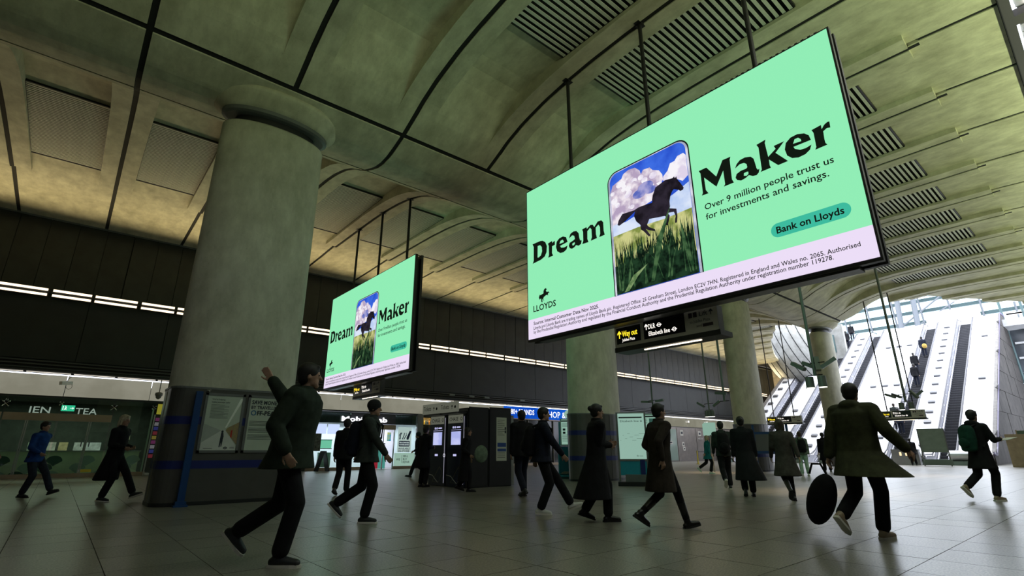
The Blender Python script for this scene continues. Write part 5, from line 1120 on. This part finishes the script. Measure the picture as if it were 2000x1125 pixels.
    if hair in ('bun',): g.ell(H_(-.12, 0, .06), .045*s, .05*s, .045*s, hf, hl, hu, 12, 8)
    if hair in ('long', 'bob'):
        lw = -.20 if hair == 'long' else -.10
        for q in (-.05, 0, .05): g.cap(H_(-.055, q, .0), H_(-.075, q*1.2, lw), .052*s, .036*s, 10)
        for sg in (1, -1): g.cap(H_(-.01, sg*.078, .03), H_(-.02, sg*.085, lw*.8), .028*s, .02*s, 8)
    part(t, 'hat' if hair == 'hat' or haircol == 'beanie' else 'hair', g.vf, hm); remesh(COL.objects[-1], .012*s)
    # ---- trousers
    if not legs_bare:
        g = G(); r1 = .088 if not boots else .082
        g.loft([E_(ph-.08, .085, .14), E_(ph, .135, .185), E_(ph+.12, .13, .17)], 16)
        for i in (0, 1):
            hp = (hipL, hipR)[i]; a2 = kn[i].lerp(ank[i], .88); g.cap(T(hp), T(kn[i]), .105*s, (.080 if not boots else .070)*s, n); g.cap(T(kn[i]), T(a2), (.080 if not boots else .066)*s, (.075 if not boots else .052)*s, n)
        part(t, 'trousers', g.vf, CL[trousers]); remesh(COL.objects[-1], vox)
    # ---- shoes
    for i, (fx_, fy_, lift, pit) in enumerate((lf, rf)):
        pr = R(pit); fd = Vector((math.cos(pr), 0, math.sin(pr))); up = Vector((-math.sin(pr), 0, math.cos(pr))); a = ank[i]; bs = a-up*.085
        g = G(); Q = lambda d, w_, k: T(bs+fd*d+up*k+Vector((0, w_, 0)))
        g.cap(Q(-.045, 0, .045), Q(.06, 0, .048), .040*s, .044*s, n).cap(Q(.06, 0, .048), Q(.165, (.008, -.008)[i], .036), .044*s, .034*s, n).cap(Q(-.02, 0, .05), T(a+Vector((0, 0, .02))), .042*s, .046*s, n)
        if boots: g.cap(T(a), T(a.lerp(kn[i], .62)), .048*s, .062*s, n)
        o = part(t, 'boot' if boots else 'shoe', g.vf, SHOEM[shoe]); remesh(o, vox*.8)
        g = G(); pts = [(-.085, .028), (-.07, .036), (.02, .038), (.12, .046), (.18, .034), (.205, .01)]
        ring = [(d, w_) for d, w_ in pts]+[(d, -w_) for d, w_ in pts[::-1]]; nn = len(ring)
        v = [Q(d, w_, k) for k in (0.0, .026) for d, w_ in ring]
        part(o, 'sole', (v, [tuple(range(nn))[::-1], tuple(range(nn, 2*nn))]+[(q, (q+1) % nn, nn+(q+1) % nn, nn+q) for q in range(nn)]), SOLE[sole])
    # ---- coat or jacket
    g = G(); bk = bulk; he = hem; dx, dy = shift
    def EC(z, rx, ry):
        k = max(0, (ph-z)/max(ph-he, .05)) if z < ph else 0
        return (T((ws(z)+dx*k, dy*k, z)), fx, rx*s*bk, ly, ry*s*bk)
    fl = flare
    st = [EC(he, .17+fl*.9, .215+fl)] if he > .8 else [EC(he, .16+fl, .215+fl), EC(he+(ph-he)*.5, .155+fl*.5, .20+fl*.5)]
    st += [EC(ph+.02 if he < ph else he+.08, .145, .19), EC(ph+.2, .135, .175), EC(1.30, .145, .195), EC(1.40, .135, .205), EC(1.46, .105, .155), EC(1.51, .075, .085)]
    g.loft(st, 22)
    for i in (0, 1):
        w2 = el[i].lerp(wr[i], .93)
        g.cap(T((ws(1.42), 0, 1.42)), T(sh[i]), .085*s*bk, .078*s*bk, n); g.cap(T(sh[i]), T(el[i]), .074*s*bk, .060*s*bk, n); g.cap(T(el[i]), T(w2), .060*s*bk, .046*s*bk, n)
    if hood: g.ell(T((hx-.10, 0, 1.49)), .085*s, .125*s, .075*s, fx, ly, uz, 14, 8)
    g.loft([(T((hx-.03, 0, 1.49)), fx, .085*s, ly, .085*s), (T((hx-.03, 0, 1.545)), fx, .078*s, ly, .078*s)], 14)
    co = part(t, 'coat' if he < .75 else 'jacket', g.vf, CL[coat]); remesh(co, vox)
    if pack:
        g = G(); bx, bh = -.22, 1.20
        g.loft([(T((bx+ws(z), 0, z)), fx, a*s, ly, b_*s) for z, a, b_ in ((.93, .06, .11), (.96, .10, .15), (1.20, .12, .165), (1.38, .10, .15), (1.45, .05, .10))], 16)
        k = thing('rucksack', pack[1], 'rucksack', tuple(T((bx, 0, .93)))); o = part(k, 'sack', g.vf, CL[pack[0]]); remesh(o, vox)
        g = G()
        for sg in (1, -1): g.tube([T((bx+.05, sg*.09, 1.42)), T((ws(1.45), sg*.10, 1.50)), T((.155+ws(1.4), sg*.11, 1.38)), T((.16, sg*.14, 1.2)), T((-.10, sg*.18, 1.02))], .018*s, 8)
        part(k, 'strap', g.vf, CL['black']); part(k, 'pocket', G().ell(T((bx-.10, 0, 1.10)), .05*s, .11*s, .10*s, fx, ly, uz, 12, 8).vf, CL[pack[0]])
    t['_h'] = 1
    del t['_h']
    return t, T, wr
AR, AL, AA = -40.4, 139.6, 49.6      # facing: picture right, picture left, away
GR_ = lambda n_: None
P1, T1, w1 = person('large man in a dark green jacket raising one hand, before the near column', 1.78, 5.38, AR, 1.88, 'dkolive', .80, .02, (0, 0), 'black', 'dark', 'white', stance='trail', hands=((-.38, .26, 1.64), (.10, -.34, .95)), near=True, bulk=1.30, hood=True, extra='open hand', lean=.06, headturn=20)
person('man in a grey hooded jacket and black hat striding right below the far screen', 3.66, 7.66, AR, 1.78, 'grey', .84, .01, (0, 0), 'black', 'dark', 'white', hair='hat', haircol='beanie', stance='trail', hands=((-.05, .24, .86), (.34, -.22, .95)), near=True, bulk=1.08, hood=True, pack=('navy', 'dark rucksack on the man in the grey hooded jacket'))
person('figure in black mostly hidden behind the man in the grey hooded jacket', 5.5, 12.87, AA, 1.80, 'black', .80, 0, (0, 0), 'black', 'boot', 'black', stance='shortstep')
person('woman with pale hair in a long black coat passing the tea shop', .95, 14.5, AR, 1.80, 'black', .42, .05, (-.06, 0), 'black', 'dark', 'white', hair='bob', haircol='blond', stance='swing', hands=((.24, .14, 1.08), (.26, -.12, 1.08)))
person('person in a blue jacket walking right past the tea counter', -.38, 17.0, AR, 1.72, 'blue', .80, .01, (0, 0), 'jean', 'dark', 'black', stance='swing', hands=((-.1, .25, .95), (.26, -.2, 1.02)))
person('person in black at the left edge of the picture, beside the blue jacket', -1.05, 16.2, AR, 1.78, 'black', .74, .02, (0, 0), 'black', 'dark', 'black', stance='stride')
person('distant walker in a black hoodie striding left before the phone shop', 11.0, 19.3, AL, 1.76, 'black', .90, 0, (0, 0), 'black', 'dark', 'black', hair='hat', haircol='beanie', stance='stride', hands=((.16, .22, 1.02), (.1, -.22, .98)))
person('man in a long black coat standing at the ticket machine screens', 8.35, 13.9, 15, 1.74, 'black', .55, .06, (-.03, 0), 'black', 'boot', 'black', stance='stand', hands=((.28, .16, 1.12), (.26, -.14, 1.14)))
person('dark figure in a long skirt passing the side of the ticket machines', 8.35, 11.55, AR, 1.62, 'black', .28, .03, (0, 0), 'black', 'boot', 'black', hair='long', stance='shortstep', hands=((.1, .22, .9), (.14, -.22, 1.0)))
tag(mk('carrier_bag', G().ell((8.52, 11.28, .93), .22, .06, .22, n=14, m=8).vf, CL['sage']), 'sage green shoulder bag carried past the ticket machines', 'bag')
person('boy-like figure in navy looking down at a phone, right of the ticket machines', 11.48, 13.91, AL, 1.68, 'navy', .86, 0, (0, 0), 'navy', 'dark', 'black', stance='stand', hands=((.24, .06, 1.16), (.25, -.05, 1.17)), headtilt=-.2)
k = tag(mk('phone', G().obox((11.30, 14.10, 1.22), (.76, -.65, 0), (0, 0, 1), (.65, .76, 0), .05, .07, .006).vf, emat('phone glow', (.25, .3, .7), 1.0)), 'lit phone held by the figure in navy', 'phone')
person('tall broad man in a black jacket walking away, left of the teal newspaper stand', 8.4, 9.6, 80, 1.95, 'black', .80, .01, (0, 0), 'navy', 'dark', 'black', stance='shortstep', bulk=1.2)
person('man in a dark jacket with white trainers striding right, centre of the hall', 6.29, 6.69, AR, 1.74, 'navy', .84, .01, (0, 0), 'black', 'white', 'white', stance='swing', hands=((-.1, .24, .9), (.36, -.22, .95)), near=True, bulk=1.1, pack=('black', 'black rucksack on the man with white trainers'))
person('woman in a very long flared black coat and ankle boots, arms folded', 6.45, 5.42, -30, 1.72, 'black', .33, .12, (-.06, .0), 'black', 'boot', 'black', hair='bun', stance='shortstep', hands=((.22, .02, 1.15), (.24, -.04, 1.12)), near=True, bulk=1.06, legs_bare=False)
person('person in a brown-black knee-length coat and tall boots, right of the long black coat', 6.72, 4.28, -25, 1.66, 'brown', .50, .04, (0, 0), 'black', 'boot', 'black', stance='stride', boots=True, near=True, bulk=1.08, hands=((.12, .22, .98), (-.10, -.24, .95)))
person('person in a bright teal coat with fair hair and white shoes, before the grey doors', 22.9, 13.0, AR, 1.68, 'teal', .66, .04, (0, 0), 'black', 'white', 'mint', hair='bob', haircol='blond', stance='trail')
person('man with a dark rucksack walking away, left of the flared coat', 14.1, 7.55, 35, 1.80, 'grey', .84, 0, (0, 0), 'black', 'dark', 'white', stance='trail', pack=('black', 'dark rucksack on the man walking away left of the flared coat'))
person('person with tied black hair in a swinging long black coat, before the third column', 12.25, 6.05, 30, 1.78, 'black', .36, .12, (-.10, -.06), 'black', 'boot', 'black', hair='bun', stance='shortstep')
person('person in a grey-brown flared coat walking towards the escalators', 11.85, 4.99, 35, 1.66, 'greybrown', .52, .08, (-.04, 0), 'black', 'boot', 'black', hair='bob', haircol='brown', stance='trail', boots=True)
person('person in pale mint trousers and a sage jacket, standing with their back turned', 23.4, 9.1, 30, 1.76, 'sage', .84, .01, (0, 0), 'mint', 'white', 'white', hair='short', haircol='brown', stance='stand', pack=('black', 'black rucksack on the person in mint trousers'))
person('person in a dark jacket and hat half hidden left of the mint trousers', 27.3, 11.15, 30, 1.82, 'black', .75, .0, (0, 0), 'black', 'dark', 'white', hair='hat', haircol='beanie', stance='stand')
person('person in a plain long black coat standing before the fourth column', 28.4, 10.0, 25, 1.84, 'black', .52, .05, (0, 0), 'black', 'boot', 'white', stance='stand')
PR, TR_, wR = person('man in a flapping olive parka carrying a large black bag, right foreground', 7.62, 2.28, -12, 1.84, 'olive', .68, .10, (-.02, -.13), 'black', 'tan', 'white', stance='trail', near=True, bulk=1.30, hood=True, hands=((-.16, .36, .66), (.12, -.46, .98)), lean=.05, headturn=0)
g = G(); bc = TR_((-.22, .42, .40)); g.ell(bc, .13, .17, .33, (.98, -.2, 0), (.18, .88, .42), (-.1, -.42, .90), 20, 14)
bag_t = thing('holdall', 'large soft black bag in the left hand of the man in the olive parka', 'bag', (bc.x, bc.y, bc.z-.34)); part(bag_t, 'body', g.vf, CL['black'], smooth=True)
part(bag_t, 'handle', G().tube([bc+Vector((.02, -.10, .30)), bc+Vector((.02, -.05, .42)), bc+Vector((.02, .05, .42)), bc+Vector((.02, .10, .30))], .014, 8).vf, CL['black'])
PG, TG_, wG = person('person in a black coat with a green rucksack holding papers, far right', 14.93, 2.23, -30, 1.84, 'black', .60, .05, (0, 0), 'black', 'tan', 'white', stance='trail', hood=True, hands=((.10, .25, .9), (.34, -.20, 1.18)), pack=('dgreen', 'dark green rucksack on the person at the far right'))
pw_ = TG_(tuple(wG[1]+Vector((.14, -.03, 0)))); tag(mk('papers', G().obox(pw_, (.85, -.5, .2), (.5, .85, 0), (-.2, 0, 1), .14, .10, .004).vf, POSTER), 'folded white papers held by the person with the green rucksack', 'papers')
# riders on the escalators and people at their foot
esc = [(70.4, 20.85, 'rider in a white-striped top low on the second escalator from the left', 'navy'), (71.3, 20.4, 'rider in a white shirt and dark jacket beside the striped top', 'black'), (74.4, 20.6, 'rider in black at the very top of the second escalator from the left', 'black'),
       (66.6, 12.3, 'rider with a yellowish bag high on the second escalator from the right', 'navy'), (63.0, 12.6, 'middle rider in dark clothes on the second escalator from the right', 'black'), (60.6, 12.3, 'rider in a dark hooded coat just below the middle rider', 'black'), (52.8, 12.5, 'rider with a navy hood near the foot of the second escalator from the right', 'navy'), (53.6, 12.9, 'rider in grey beside the navy hood near the escalator foot', 'grey')]
for i, (x, y, lb, c) in enumerate(esc):
    q = person(lb, x, y, 0 if i != 1 else 10, 2.12, c, .76, .01, (0, 0), 'navy', 'dark', 'black', hair='short', haircol='dark' if i != 7 else 'brown', stance='stand', z0=pz(x)+(.27 if x < XT else .0), plantfix=False, bulk=1.05)
tag(mk('rider_bag', G().ell((66.45, 12.15, pz(66.6)+1.35), .15, .22, .26, n=12, m=8).vf, mat('ochre bag', (.45, .30, .06), .7, var=.1)), 'ochre bag on the highest rider of the second escalator from the right', 'bag')
person('person in black standing at the escalator foot behind the olive parka', 45.0, 10.35, 20, 1.80, 'black', .70, .05, (0, 0), 'black', 'dark', 'black', stance='stand', bulk=1.15)

# turn modifier stacks into plain meshes in one pass
dg = bpy.context.evaluated_depsgraph_get(); dg.update()
new = [(o, bpy.data.meshes.new_from_object(o.evaluated_get(dg))) for o in RM]
for o, me in new:
    o.modifiers.clear(); old = o.data; o.data = me; bpy.data.meshes.remove(old)
